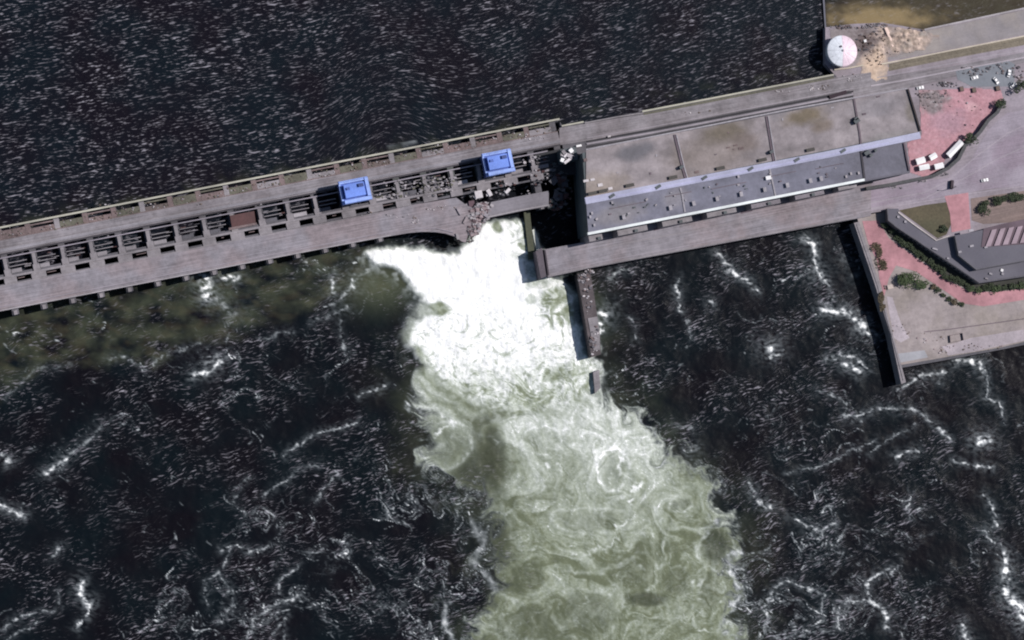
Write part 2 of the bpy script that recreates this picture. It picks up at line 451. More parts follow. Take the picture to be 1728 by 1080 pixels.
CORE = [(612, 428), (645, 418), (700, 418), (742, 424), (768, 428), (795, 402), (812, 380), (830, 372), (885, 372), (890, 400), (900, 385), (914, 420), (885, 440), (888, 484), (950, 482), (968, 520), (985, 600), (1016, 610), (1008, 668), (965, 690), (925, 700), (870, 716), (800, 690), (755, 655), (715, 620), (690, 575), (700, 545), (735, 528), (712, 505), (690, 480), (670, 456), (635, 446)]
PLUME = [(690, 480), (700, 560), (705, 620), (690, 680), (705, 720), (715, 775), (760, 815), (822, 850), (838, 900), (840, 950), (830, 1005), (805, 1040), (790, 1300), (1300, 1300), (1255, 1085), (1245, 1010), (1238, 930), (1218, 870), (1195, 825), (1150, 790), (1110, 745), (1060, 705), (1015, 670), (1012, 600), (970, 480), (885, 440)]
RINGS = [  # boils: cx, cy, rx, ry, darkness, rim
 (750, 750, 42, 36, .5, .5), (832, 765, 26, 60, .95, .05), (1036, 792, 27, 32, .28, .6), (995, 880, 62, 22, .3, .35), (1208, 918, 26, 38, .85, .35),
 (1152, 853, 18, 12, .5, .35), (1068, 965, 40, 32, .3, .35), (886, 975, 34, 34, .45, .2), (842, 905, 18, 50, .8, .1), (915, 745, 30, 22, .2, .4), (735, 720, 26, 30, .4, .3),
 (1098, 932, 34, 28, .2, .35), (1140, 985, 28, 24, .35, .35), (990, 1035, 50, 40, .45, .3), (1090, 1010, 36, 14, .8, .2), (900, 1050, 50, 30, .5, .2), (1195, 1000, 22, 40, .35, .3), (940, 630, 22, 16, .35, .2), (1060, 870, 40, 30, .1, .25), (880, 690, 34, 14, .45, .2), (820, 715, 25, 22, .5, .15)]
RIVER_STROKES = [
 ([(1350, 400), (1372, 412), (1374, 430), (1381, 455), (1397, 470)], 5, .7), ([(1380, 458)], 9, .95), ([(1398, 475), (1406, 508)], 4, .35), ([(1388, 521), (1420, 528), (1446, 545), (1475, 562)], 6, .9), ([(1392, 520)], 8, .9), ([(1452, 552)], 8, .9),
 ([(1205, 428), (1228, 448), (1240, 468), (1262, 482), (1275, 492)], 4.5, .6), ([(1228, 455)], 8, .5), ([(1148, 468), (1148, 490), (1137, 525)], 4, .55), ([(1021, 528)], 9, 1), ([(1012, 545), (1010, 560)], 5, .9), ([(1030, 470), (1060, 460)], 5, .4), ([(1302, 588)], 10, .9), ([(1318, 600), (1300, 604)], 6, .5),
 ([(1395, 608), (1418, 594), (1442, 602), (1462, 618)], 4, .55), ([(1425, 610), (1448, 626)], 6, .95), ([(1198, 515)], 6, .4), ([(1165, 565), (1150, 540)], 3, .25), ([(1060, 540), (1075, 580)], 4, .3), ([(1425, 433)], 14, .22), ([(1440, 465)], 14, .15),
 ([(1420, 705), (1455, 695), (1500, 688), (1545, 695), (1580, 715), (1600, 742)], 4, .45), ([(1380, 660), (1425, 680), (1420, 700), (1450, 708)], 4, .3), ([(1520, 655), (1555, 638), (1575, 630), (1592, 628)], 5, .5), ([(1585, 625), (1582, 645)], 4, .45),
 ([(1612, 612), (1632, 604), (1650, 610), (1655, 632)], 4.5, .8), ([(1640, 606), (1662, 640), (1665, 668), (1690, 682), (1694, 700)], 4, .55), ([(1540, 760), (1510, 770), (1545, 762)], 5, .5), ([(1668, 738), (1650, 745)], 8, .9), ([(1612, 778), (1650, 788), (1675, 797)], 4, .55),
 ([(1480, 738), (1440, 760), (1380, 790), (1330, 800)], 3, .3), ([(1545, 720), (1500, 735), (1470, 765)], 3, .3), ([(1660, 838), (1684, 866), (1680, 890), (1655, 898), (1680, 918)], 4, .5), ([(1697, 935), (1693, 975), (1702, 1008)], 7, 1), ([(1706, 1015), (1728, 1040), (1740, 1050)], 10, 1), ([(1535, 848), (1535, 870)], 4, .5), ([(1628, 1060), (1635, 1080)], 7, .6),
 ([(1412, 1048), (1412, 1015), (1435, 1008), (1465, 1018), (1460, 985), (1490, 975), (1505, 965)], 4, .55), ([(1465, 1018), (1500, 1042), (1500, 1060)], 5, .6), ([(1260, 812), (1285, 848), (1300, 865)], 5, .55), ([(1168, 757)], 6, .8), ([(1140, 720), (1168, 720)], 5, .25), ([(1330, 880), (1385, 893), (1410, 885)], 5, .5), ([(1290, 1030), (1310, 990), (1340, 975), (1385, 1000), (1380, 1030)], 4, .4), ([(1290, 1030), (1300, 1060)], 4, .5),
 ([(346, 474), (350, 488), (352, 502)], 9, 1), ([(372, 470), (402, 464)], 5, .7), ([(360, 500), (395, 530)], 14, .22), ([(560, 470), (556, 500)], 7, .5), ([(590, 470), (595, 495)], 6, .45), ([(530, 545), (560, 538), (590, 525)], 4, .35), ([(330, 634), (356, 626), (370, 610)], 6, .75), ([(345, 615), (380, 600)], 14, .2),
 ([(80, 797), (92, 787), (108, 779)], 6, .75), ([(100, 785), (140, 752), (172, 718)], 6, .25), ([(0, 768), (14, 782)], 5, .6), ([(0, 853), (22, 860), (42, 872)], 5, .6), ([(86, 940), (100, 925)], 5, .35), ([(136, 985), (135, 1003), (150, 1018)], 6, .85), ([(150, 1020), (142, 1045), (130, 1062)], 4, .55), ([(0, 1062), (40, 1044), (88, 1030)], 3.5, .4), ([(10, 1078), (70, 1052)], 3, .3), ([(95, 1000), (102, 1025)], 3, .3),
 ([(370, 928), (400, 926), (422, 936), (450, 922)], 3.5, .45), ([(390, 930), (372, 965), (385, 990), (394, 1018), (370, 1045)], 3.5, .38), ([(350, 1020), (345, 980), (372, 962)], 3, .3), ([(415, 1078), (425, 1045), (445, 1030), (500, 1005)], 4, .4), ([(425, 1052)], 7, .4), ([(475, 1000), (478, 975), (510, 955)], 3, .35), ([(455, 1070), (480, 1040), (475, 1078)], 3, .3),
 ([(480, 768), (520, 740), (560, 728), (598, 713)], 4, .38), ([(445, 838), (480, 818), (500, 790), (530, 788)], 4, .3), ([(535, 850), (545, 818), (570, 800)], 3, .3), ([(415, 805), (395, 845), (420, 870)], 5, .2), ([(440, 570), (470, 560), (500, 558)], 4, .2), ([(180, 606), (205, 602), (240, 622), (262, 607), (300, 590), (340, 578)], 4, .25), ([(20, 665), (60, 625), (120, 612)], 5, .15), ([(580, 545), (582, 602)], 4, .25), ([(610, 665), (640, 660), (650, 650)], 4, .4),
 ([(620, 455), (600, 480), (560, 520)], 8, .3)]
PLUME_STROKES = [
 ([(683, 680), (712, 682), (745, 700), (738, 715), (718, 742)], 3.5, .8), ([(688, 690), (700, 690)], 5, .7), ([(712, 760), (735, 790), (765, 805)], 4, .4), ([(940, 705), (905, 712), (895, 740)], 3, .5), ([(1050, 752), (1064, 775), (1062, 815), (1040, 838)], 4.5, .85), ([(960, 928), (1000, 915), (1035, 895), (1062, 868), (1072, 840)], 4, .75), ([(840, 860), (880, 850), (930, 835)], 3, .4), ([(905, 770), (930, 768), (932, 788)], 3.5, .75), ([(905, 775), (905, 808)], 3, .6), ([(846, 746)], 5, .8),
 ([(900, 660), (880, 690), (905, 705), (935, 690)], 5, .6), ([(1072, 705), (1090, 725), (1108, 752)], 3.5, .55), ([(1130, 855), (1125, 880), (1135, 900), (1120, 930)], 6, .5), ([(1180, 840), (1205, 870), (1185, 900), (1178, 950), (1180, 1000)], 6, .5), ([(1235, 925), (1240, 980), (1247, 1010), (1240, 1050)], 6, .75), ([(1190, 1060), (1230, 1050), (1245, 1075)], 4, .6), ([(805, 880), (812, 950), (830, 1000), (870, 1020)], 7, .4), ([(950, 960), (1000, 945), (1040, 930)], 5, .35), ([(1010, 980), (1080, 1020), (1150, 1040), (1190, 1050)], 4, .4), ([(860, 905), (900, 880), (960, 870)], 3, .35), ([(970, 990), (975, 1040)], 3, .35), ([(755, 1015), (755, 1060), (768, 1080)], 5, .6), ([(640, 1040), (755, 1015)], 2, .1)]
FX0, FY0, FD = -420.0, 180.0, 4.0
def make_flow():
    gx = np.arange(FX0, 2160, FD); gy = np.arange(FY0, 1500, FD)
    x, y = np.meshgrid(gx, gy, indexing='ij')
    psi = 95*fbm(x/150, y/120, 2, 401)+42*fbm(x/62, y/54, 2, 411)+11*fbm(x/24, y/22, 2, 421)
    jet = np.exp(-((x-(835+.36*(y-450)))/95)**2)*sst(380, 480, y)
    psi = psi-0*jet
    u, v = np.gradient(psi, FD)[1], -np.gradient(psi, FD)[0]
    for cx, cy, r, k_ in ((752, 752, 42, 1.6), (1036, 792, 36, -1.5), (990, 880, 60, -1.2), (1208, 918, 40, 1.3), (815, 640, 80, -1.2), (1068, 965, 44, 1.3), (886, 975, 40, -1.3), (1300, 960, 50, 1.4), (1440, 1000, 45, -1.4), (600, 880, 90, 1.4), (560, 1010, 70, -1.2), (1150, 860, 30, 1.2)):
        dx, dy = x-cx, y-cy; g = k_*np.exp(-(dx*dx+dy*dy)/(r*r)*.7)/r*1.6
        u = u-dy*g; v = v+dx*g
    u = u+.45*jet*1.2; v = v+1.35*jet
    calm = .55+.45*jet+.45*np.exp(-((x-(900+.3*(y-600)))/300)**2)
    return u*calm, v*calm
FLU, FLV = make_flow()
def trace(px, py, steps, dt):
    x = px.copy(); y = py.copy(); n, m = FLU.shape
    for _ in range(steps):
        i = np.clip((x-FX0)/FD, 0, n-1.001); j = np.clip((y-FY0)/FD, 0, m-1.001)
        a = i.astype(int); b = j.astype(int); fi = i-a; fj = j-b
        w00 = (1-fi)*(1-fj); w10 = fi*(1-fj); w01 = (1-fi)*fj; w11 = fi*fj
        u = FLU[a, b]*w00+FLU[a+1, b]*w10+FLU[a, b+1]*w01+FLU[a+1, b+1]*w11
        v = FLV[a, b]*w00+FLV[a+1, b]*w10+FLV[a, b+1]*w01+FLV[a+1, b+1]*w11
        x = x-u*dt; y = y-v*dt
    return x, y
def river(X, Y, px, py, Sg, Tg):
    t1x, t1y = trace(px, py, 14, 1.9)
    t2x, t2y = trace(t1x, t1y, 14, 1.9)
    w1 = fbm(px/70, py/70, 3, 31); w2 = fbm(px/70+9, py/70+4, 3, 35)
    w3 = fbm(px/16, py/16, 3, 41); w4 = fbm(px/16+3, py/16+8, 3, 45)
    xs, ys = px+4*w3, py+4*w4                         # slight wiggle for drawn features
    xw, yw = px+20*w1+7*w3, py+20*w2+7*w4
    core = sd_poly(CORE, px+7*w3+4*w1, py+7*w4+4*w2)
    plume = sd_poly(PLUME, .55*px+.45*t1x+12*w1+9*w3, .55*py+.45*(t1y+18*sst(600, 700, py))+10*w2+9*w4)
    foam = np.zeros(px.shape)
    # --- web of foam lines on open water
    amt = fbm(px/130, py/100, 4, 51)
    def iq(ax, ay, sx, sy, seed, k=1.0, o=4):
        x_, y_ = ax/sx, ay/sy
        qx, qy = fbm(x_, y_, 3, seed), fbm(x_+5.2, y_+1.3, 3, seed+3)
        rx_, ry_ = fbm(x_+2*k*qx+1.7, y_+2*k*qy+9.2, 3, seed+6), fbm(x_+2*k*qx+8.3, y_+2*k*qy+2.8, 3, seed+9)
        return x_+2*k*rx_, y_+2*k*ry_
    ax_, ay_ = iq(px, py, 95, 70, 201, .9)
    southeast = np.exp(-(((px-1400)/170)**2+((py-1000)/120)**2))
    sleft = np.exp(-(((px-480)/190)**2+((py-1010)/130)**2))
    plume = plume+34*(.42-ridge(t1x/36, t1y/30, 4, 95, .6))*sst(620, 700, py)
    shear_r = np.exp(-(np.clip(plume, 0, 999)/60)**2)*sst(640, 820, py)*(px > 1000)
    shear_l = np.exp(-(np.clip(plume, 0, 999)/130)**2)*sst(640, 820, py)*(px < 900)
    M1 = fbm(t2x/85, t2y/70, 4, 501, .55); M2 = fbm(t2x/36+7, t2y/32, 4, 511, .6)
    act = np.clip(.02+.75*M1+.28*fbm(px/170, py/140, 2, 521)+.36*southeast+.30*sleft+.36*shear_r+.30*shear_l, 0, 1)
    K1 = ridge(t2x/64, t2y/56, 3, 531, .5); K2 = ridge(t1x/34, t1y/30, 3, 541, .55); K3 = ridge(t2x/20, t2y/18, 2, 551, .5)
    tex = np.clip(.45+1.6*fbm((px+14*w1)/9, (py+10*w2)/5.5, 4, 77), 0, 1.5)
    foam += 1.3*sst(.84, .985, K1)*sst(-.05, .35, act)*np.clip(.5+1.8*M2, 0, 1.2)
    foam += .9*sst(.79, .97, K2)*sst(.08, .55, act)*np.clip(.4+1.8*M1, 0, 1.2)
    foam += .5*sst(.68, .95, K3)*sst(.2, .7, act)
    qz = np.exp(-(((px-1610)/90)**2+((py-670)/32)**2))+np.exp(-(((px-1700)/45)**2+((py-650)/60)**2))+.8*np.exp(-(((px-1600)/90)**2+((py-1000)/60)**2))+.8*np.exp(-(((px-560)/75)**2+((py-680)/38)**2))+.7*np.exp(-(((px-120)/90)**2+((py-890)/50)**2))
    foam = foam*(1-.85*np.clip(qz, 0, 1))
    foam += .26*(1-np.clip(qz, 0, 1))*sst(.22, .75, act)*tex*np.clip(.4+2*M2, 0, 1.3)
    d = np.full(px.shape, 0.0)
    h1 = fbm(px/7, py/7, 2, 301); h2 = fbm(px/7+4, py/7+2, 2, 303)
    for pts, w, kk in RIVER_STROKES: stroke(d, px+.18*(t1x-px)+6*w1+4.5*h1, py+.18*(t1y-py)+6*w2+4.5*h2, pts, w*(.42 if kk < .6 else .62), kk*1.5)
    brk = np.clip(.42+2.0*fbm(px/12, py/8, 4, 81), 0.0, 1.25)
    foam = np.maximum(foam, d*brk)
    hal = np.full(px.shape, 0.0)
    for pts, w, kk in RIVER_STROKES: stroke(hal, px+.2*(t1x-px)+6*w1, py+.2*(t1y-py)+6*w2, pts, w*2.4, kk*.16)
    foam += hal*tex*1.5
    # --- turbid plume
    inp = sst(12, -26, plume+10*w3)
    I1 = fbm(t2x/60, t2y/52, 5, 241, .6)
    I2 = fbm(t1x/80, t1y/64, 4, 261, .55)
    N1 = ridge(t2x/72, t2y/62, 4, 91, .6); N2 = ridge(t1x/36, t1y/30, 4, 95, .6); N3 = ridge(t2x/18, t2y/16, 3, 97, .6)
    top = sst(960, 620, py)
    pf = .11+.42*top+.13*sst(840, 940, px)*sst(960, 840, py)*sst(1150, 1050, px)+.42*I1+.50*I2
    hf_ = fbm(px/6.5, py/5.5, 3, 99)
    pf += .16*hf_+.22*hf_*np.clip(I1, 0, 1)
    pf += .70*sst(.76, .97, N1)*np.clip(.7+1.6*hf_, .2, 1.6)*np.clip(.7+1.3*I2, .1, 1.2)+.36*sst(.70, .96, N2)*np.clip(.6+1.4*I1, 0, 1.2)+.22*sst(.62, .95, N3)*(.5+.5*top)
    dl = np.exp(-(((px+14*w1-820)/36)**2+((py+14*w2-785)/85)**2))+.9*np.exp(-(((px-785)/40)**2+((py-800)/22)**2))+.8*np.exp(-(((px-845)/26)**2+((py-920)/55)**2))+.5*np.exp(-(((px-900)/90)**2+((py-1075)/50)**2))
    pf = pf*(1-.92*np.clip(dl*1.15, 0, 1))
    pf = np.maximum(pf, .02)
    gdark = np.clip(.8*dl, 0, .85)
    for cx, cy, rx, ry, dk, rim in RINGS:
        q = np.hypot((px+9*w1+6*w3-cx)/rx, (py+9*w2+6*w4-cy)/ry)
        pf *= 1-.8*dk*sst(1.2, .5, q)-.22*sst(1.1, .7, q)*(1-dk)
        gdark = np.maximum(gdark, .85*dk*sst(1.25, .45, q))
        pf += rim*.75*np.exp(-((q-1.08)/.10)**2)*np.clip(.35+2.0*w4, 0, 1.2)
    edge = np.exp(-(plume/9.0)**2)*sst(640, 760, py)
    pf += .26*edge*np.clip(.7+1.3*w3, 0, 1.3)
    sd = np.zeros(px.shape)
    for pts, w, kk in PLUME_STROKES: stroke(sd, px+.35*(t1x-px)+8*w1+5*h1, py+.35*(t1y-py)+8*w2+5*h2, pts, w*.9, kk)
    pf = np.maximum(pf, sd*np.clip(.75+w3*1.2, .1, 1.2))
    foam = foam*(1-inp)+pf*inp
    foam = np.maximum(foam, sd*np.clip(.65+w3*1.4, .1, 1.2)*.9)
    # --- white core
    inc = sst(6+14*sst(620, 660, py), -7-22*sst(620, 660, py), core)
    rad = np.hypot(px-840, (py-560)*1.0); thn = np.arctan2(py-560, px-840)
    hole = fbm(t1x/24, t1y/22, 5, 111, .6)
    sw = .5*ridge(rad/17+1.2*w1, thn*3.2+1.5*w2, 4, 113)+.5*N2
    grow = sst(575, 725, py+30*w1+.12*(px-840))
    hf2 = fbm(px/7+t1x/30, py/7+t1y/30, 4, 98)
    spots = sst(.05, .50, hole)*sst(455, 560, py+30*w2)*.55+(.06+.20*sst(500, 600, py))*np.clip(hf2*2.2+.1, 0, 1)*sst(450, 520, py+20*w1)
    cf = 1.08-spots-grow*(.15+.95*np.clip(1-sw*1.25, 0, 1))-.30*grow*sst(0, .3, hole)-.30*np.exp(-((rad-150)/40)**2)*sst(560, 620, py)*sst(.55, .35, sw)
    cf -= .22*sst(925, 960, px)*sst(560, 500, py)
    lowrim = sst(662, 742, py+34*w1+.15*(px-840))
    cf = cf*(1-.75*lowrim)+pf*1.05*.75*lowrim
    east = sst(845, 880, px-4*w3)*sst(450, 420, py)
    cf -= east*np.clip(.34+hole*1.9, 0, .85)
    se_ = sst(900, 925, px)*sst(478, 486, py)*sst(560, 535, py); cf -= se_*np.clip(.42+1.6*hole, 0, .8)
    for cx, cy, rx, ry, dk in ((738, 522, 22, 12, 1.0), (715, 640, 12, 34, .4), (940, 632, 22, 14, .35), (838, 383, 9, 12, .9), (895, 505, 10, 10, .4), (960, 530, 34, 4, .8), (932, 505, 22, 16, .4)):
        q = np.hypot((xs-cx)/rx, (ys-cy)/ry); cf -= dk*sst(1.2, .6, q)
    foam = foam*(1-inc)+np.clip(cf, .1, 1.15)*inc
    # swirl bands at the left rim of the core
    for pts, w, kk in ([(705, 590), (712, 625), (740, 655), (800, 690), (850, 700)], 7, .75), ([(718, 600), (735, 635), (770, 655)], 3, .4), ([(702, 640), (730, 672), (780, 700)], 4, .4):
        m = np.zeros(px.shape); stroke(m, xs, ys, pts, w, kk); foam *= 1-m
    spray = np.exp(-(np.clip(core, 0, 99)/14)**2)*sst(.05, .5, w3+.25)*sst(405, 440, py)*(px < 1000)
    foam = np.maximum(foam, .35*spray)
    # --- turbidity
    turb = inp*(.88-.62*gdark+.18*I2)
    turb = np.maximum(turb, inc)
    mur = sd_poly([(-200, 560), (0, 500), (560, 400), (700, 420), (700, 480), (600, 490), (480, 540), (420, 558), (330, 578), (262, 612), (200, 606), (120, 612), (60, 626), (0, 668), (-200, 760)], xw, yw)
    murk = sst(16, -14, mur)
    turb = np.maximum(turb, murk*(.13+.30*fbm(px/40, py/25, 3, 121)))
    near = np.exp(-(((px-640)/60)**2+((py-480)/40)**2))
    turb = np.maximum(turb, .45*near*(1-inc)); turb = np.maximum(turb, .22*np.exp(-(np.clip(plume, 0, 999)/45)**2)*np.clip(.5+w1, 0, 1))
    warm = .06*murk*sst(-.1, .4, fbm(px/30, py/16, 3, 131))
    wm = np.zeros(px.shape+(4,))
    wm[..., 0] = np.clip(foam, 0, 1.2)
    wm[..., 1] = np.clip(turb, 0, 1)
    gl = .34+1.1*M1+1.7*fbm(px/95, py/70, 4, 141)+.3*shear_l
    gl = gl*(1-.75*inp)*(1-.4*murk)+.35*southeast
    quiet = 1.2*np.exp(-(((px-1600)/90)**2+((py-668)/26)**2))+np.exp(-(((px-1710)/30)**2+((py-640)/60)**2))+np.exp(-(((px-1660)/60)**2+((py-690)/80)**2))+np.exp(-(((px-230)/130)**2+((py-890)/50)**2))+np.exp(-(((px-560)/70)**2+((py-680)/35)**2))
    wm[..., 2] = np.clip(.85*gl*(1-.8*np.clip(quiet, 0, 1)), 0, 1.1)
    wm[..., 3] = np.clip(warm, 0, 1)
    z = .16*fbm(X/5, Y/3.5, 3, 151)+.5*fbm(px/60, py/50, 3, 155)*(1-inc)
    z = z+inc*(1.4*sst(600, 420, py)+.5*fbm(px/11, py/11, 4, 161)+.8*fbm(px/35, py/35, 2, 165))
    z = z+inp*(1-inc)*(.55*fbm(px/22, py/20, 4, 171)+.25)
    tt = math.radians(14)
    vv = -Y*math.cos(tt)+X*math.sin(tt)+5*w1+.10*np.clip(px-1100, 0, 700)*MPP
    uu = X*math.cos(tt)+4*w2
    tear = shear_l+shear_r
    fl = np.stack([uu, vv, 0*uu], -1)
    return z, wm, fl
wmat_d = water_mat('river_water', (.0050, .0046, .0072), (.145, .165, .10), (.30, .98, 1))
tax = grid_axis(T_GATE+2, 372, .62, 3000); tax = tax[tax > T_GATE+1]
wo = grid_mesh(('river_water', 'whitewater_torrent'), grid_axis(-58, 612, .62, 4000), tax, (0.0,), wmat_d, river,
               parts=lambda px, py, wm: (wm[..., 1] > .93) & (wm[..., 0] > .42) & (py < 690) & (py > 340))
tag(wo[0], None, None, None, 'structure'); tag(wo[1], 'white foaming torrent rushing through the breach below the dam', 'torrent', None, 'stuff')
wo[0]['label'] = 'dark river water below the dam streaked with foam and a pale green plume'
bed = mk('riverbed', [(-9000, -9000, -6), (9000, -9000, -6), (9000, 9000, -6), (-9000, 9000, -6)], [(0, 1, 2, 3)], soil); tag(bed, None, None, None, 'structure')

# ------------------------------------------------------------------ SPILLWAY DAM
dam = thing('spillway_dam', 'long concrete spillway dam with two roads and open gate bays, left of the powerhouse', 'dam', (*XY(150, 20), 0))
S0 = SX(-170); S_E = SX(926, 60)
PITCH = 46.2*MPP/math.cos(math.radians(11))
s_first = SX(10, 66)
piers = []
kk = 0
s_ = s_first-4*PITCH
while s_ < SX(975, 66): piers.append(s_); s_ += PITCH
s_breach0, s_breach1 = SX(640, 120), SX(872, 120)
def S_px(s): return 0
for i, s in enumerate(piers):
    cut = s_breach0+8 < s < s_breach1
    t1 = TV(84) if cut else (TV(149) if s < SX(930, 66) else TV(120))
    # pier with a rounded upstream nose
    pts = [XY(s-1.9, TV(4)), XY(s-1.0, TV(0)), XY(s+1.0, TV(0)), XY(s+1.9, TV(4)), XY(s+1.9, t1), XY(s-1.9, t1)]
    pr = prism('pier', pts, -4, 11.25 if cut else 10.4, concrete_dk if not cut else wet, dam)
    if not cut and s < SX(930, 66):
        box('pier_cap', s-1.1, s+.9, TV(142.5), TV(149.5), 10.402, 11.0, concrete, pr)
box('upstream_beam', S0, SX(944, 1), TV(-1.2), TV(1.9), 11.3, 12.9, cream, dam)
for i, s in enumerate(piers[:-1]):
    if s > SX(930, 0)-3: break
    box('pier_head', s-1.5, s+1.5, TV(3), TV(20), 11.3, 11.9, rust_lt if i % 3 else concrete, dam)
    ds = PITCH
    if i % 2 == 0:
        box('gallery_cover', s+1.6, s+ds-1.6, TV(9+random.uniform(-3, 2)), TV(20), 11.3, 11.8, random.choice([olive_cover, rust_lt, olive_cover]), dam)
    else:
        box('gallery_cover', s+1.6, s+ds-1.6, TV(12+random.uniform(-2, 1)), TV(20), 11.3, 11.8, random.choice([rust_lt, concrete, surf('gallery_grime', (.12, .095, .09), small=.4)]), dam)
        box('trash_grate', s+1.6, s+ds-1.6, TV(4.5), TV(7), 11.3, 11.7, random.choice([rust_lt, olive_cover]), dam)
SR = SX(943, 30)
box('road_deck', S0, SR, TV(20.5), TV(46), 11.3, 12, asphalt_n, dam)
box('kerb', S0, SR, TV(20.2), TV(21.6), 12.003, 12.25, rust_lt, dam)
box('crane_beam', S0, SR, TV(36.5), TV(41.5), 12.003, 13.3, surf('beam_grey', (.24, .225, .25), streak=.3, small=.2), dam)
box('beam_shadow_strip', S0, SR, TV(43.4), TV(45.8), 12.003, 12.03, surf('painted_beam_shadow', (.05, .045, .055)), dam)  # flat dark strip, the crane beam's shadow painted on the road
box('rail_beam', S0, S_E, TV(50.6), TV(52.4), 11.3, 12.3, steel_beam, dam)
box('rail_beam', S0, S_E, TV(83), TV(86.5), 11.3, 12.3, concrete, dam)
for s in [x for x in piers if x < S_E]:
    box('pier_top', s-1.1, s+.9, TV(52.8), TV(72), 11.3, 11.9, concrete, dam); box('pier_top', s-1.7, s+2.2, TV(72.01), TV(82.8), 11.3, 11.8, concrete, dam)
    e = min(s+PITCH-2.1, S_E)
    if e-s < 4: continue
    e2 = min(s+PITCH*.74, e)
    box('gate_beam', s+1.8, e2, TV(61), TV(62.3), 11.0, 11.7, concrete, dam)
    box('gate_beam', s+1.8, e2, TV(67.6), TV(68.9), 11.0, 11.7, concrete, dam)
    box('hoist_block', s+2.4, s+2.4+random.uniform(5, 8), TV(73), TV(79.5), 10.6, 11.6, random.choice([concrete, concrete, concrete_lt, concrete_dk]), dam)
    for _ in range(random.randint(1, 3)):
        q_ = s+2.5+random.random()*9; r_ = random.uniform(55, 72)
        box('pipe', q_, min(q_+random.uniform(1, 5), e), TV(r_), TV(r_+random.uniform(.8, 2)), 9.5, 10.9, random.choice([concrete_dk, concrete_dk, rust, concrete]), dam)
    box('walkway', s+1.8, e, TV(78.8), TV(82.8), 10.2, 11.1, concrete_dk, dam)
    box('gate', s+1.9, e, TV(84), TV(85.5), -4, 11.2, gate_m, dam)
    box('slot_edge', s-2.6-random.random(), s+4.2+1.5*random.random(), TV(86.6), TV(98), 11.3, 11.8, concrete, dam)
    box('slot_sill', s+3, s+PITCH-2, TV(94+1.5*random.random()), TV(98), 10.2, 11.2, concrete_dk, dam)
    if random.random() < .6: box('pipe', s+5+random.random()*4, s+9+random.random()*5, TV(89), TV(90.2), 10.6, 11.3, rust_lt, dam)
# lower road
low = [(-170, line(-170)+98), (640, line(640)+98), (700, line(700)+97), (770, line(770)+99), (787, 346), (800, 352), (803, 368), (797, 384), (790, 396), (786, 409), (779, 407), (768, 399), (752, 394), (735, 391.5), (712, 391), (690, 393), (660, 398), (620, 405.5), (578, 413.5), (-170, line(-170)+141.5)]
pprism('road_deck', low, 10.6, 12, asphalt, dam)
pathstrip('parapet', [(-170, line(-170)+134), (0, line(0)+134), (578, 406.5), (620, 398), (660, 391), (700, 385.5), (735, 385), (765, 392)], .45, 12.003, 12.5, steel_beam, dam)
pathstrip('parapet', [(-170, line(-170)+140.4), (0, line(0)+140.4), (578, 412.5), (620, 404.5), (660, 397)], .5, 12.003, 12.9, concrete_lt, dam)
pathstrip('kerb', [(-170, line(-170)+99), (0, line(0)+99), (640, line(640)+99)], .5, 12.003, 12.2, concrete, dam)
# deck fragment east of the breach
fr = [(829, 341), (872, 332), (926, 322), (926, 348), (880, 356), (818, 369), (816, 362), (824, 352)]
pprism('deck_fragment', fr, 10.4, 12, surf('fragment_asphalt', (.215, .20, .225), streak=.12, small=.15), dam)
pathstrip('parapet', [(822, 366.5), (880, 354.2), (926, 346)], .5, 12.003, 12.6, concrete_lt, dam)
# closed floor in the shaded stretch next to the powerhouse, shade painted into its near-black colour
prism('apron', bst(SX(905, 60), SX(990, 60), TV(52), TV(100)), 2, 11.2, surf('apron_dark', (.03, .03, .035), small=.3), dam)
# rusty gate leaf parked over a bay
gl_ = pprism('raised_gate', [(388, 364), (429, 356), (432, 378), (392, 387)], 11.9, 13.0, rust, dam)
pprism('gate_rail', [(386, 384.5), (433, 375.5), (433.5, 379), (386.5, 388.5)], 12.4, 13.4, rust_lt, dam)

# ------------------------------------------------------------------ rubble on the dam
rubble('deck_rubble', [(700, 312, 60, 9), (745, 305, 30, 9), (680, 330, 60, 5), (735, 322, 30, 8)], 260, 1.5, 11.6, [concrete, concrete_dk, olive_cover, concrete_lt], 'broken concrete lying over the open bays between the two blue cranes')
rubble('breach_rubble', [(808, 362, 20, 16), (815, 350, 16, 10), (800, 385, 10, 14)], 300, 1.9, 11.7, [concrete_lt, concrete, surf('pink_concrete', (.30, .235, .245)), surf('dark_pink', (.12, .08, .09))], 'pinkish broken concrete at the torn road end above the breach')
rubble('bank_rubble', [(792, 398, 8, 12), (775, 404, 8, 5)], 110, 1.2, 8.5, [rust_lt, olive_cover, wet], 'brown debris sliding down from the torn road end')
rubble('gallery_rubble', [(x_*47-20, line(x_*47-20)+14, 26, 6) for x_ in range(21)]+[(600, 275, 50, 5), (760, 243, 60, 5)], 620, 1.0, 11.8, [rust_lt, olive_cover, concrete_lt, soil], 'reddish and olive litter along the edge of the upstream road')
rubble('east_deck_rubble', [(850, 310, 22, 5), (870, 325, 40, 5), (910, 300, 20, 14), (905, 270, 24, 8)], 70, 1.6, 12.0, [concrete, concrete_dk, rust, concrete_lt], 'scattered debris on the bays right of the second blue crane')
rubble('road_litter', [(700, 372, 6, 6), (625, 358, 3, 3), (650, 365, 60, 4), (740, 350, 30, 5), (300, 345, 160, 2), (100, 385, 90, 3), (900, 233, 26, 3)], 120, .9, 12.0, [concrete_lt, concrete, whitish, soil], 'small pale litter strewn over the dam roads')
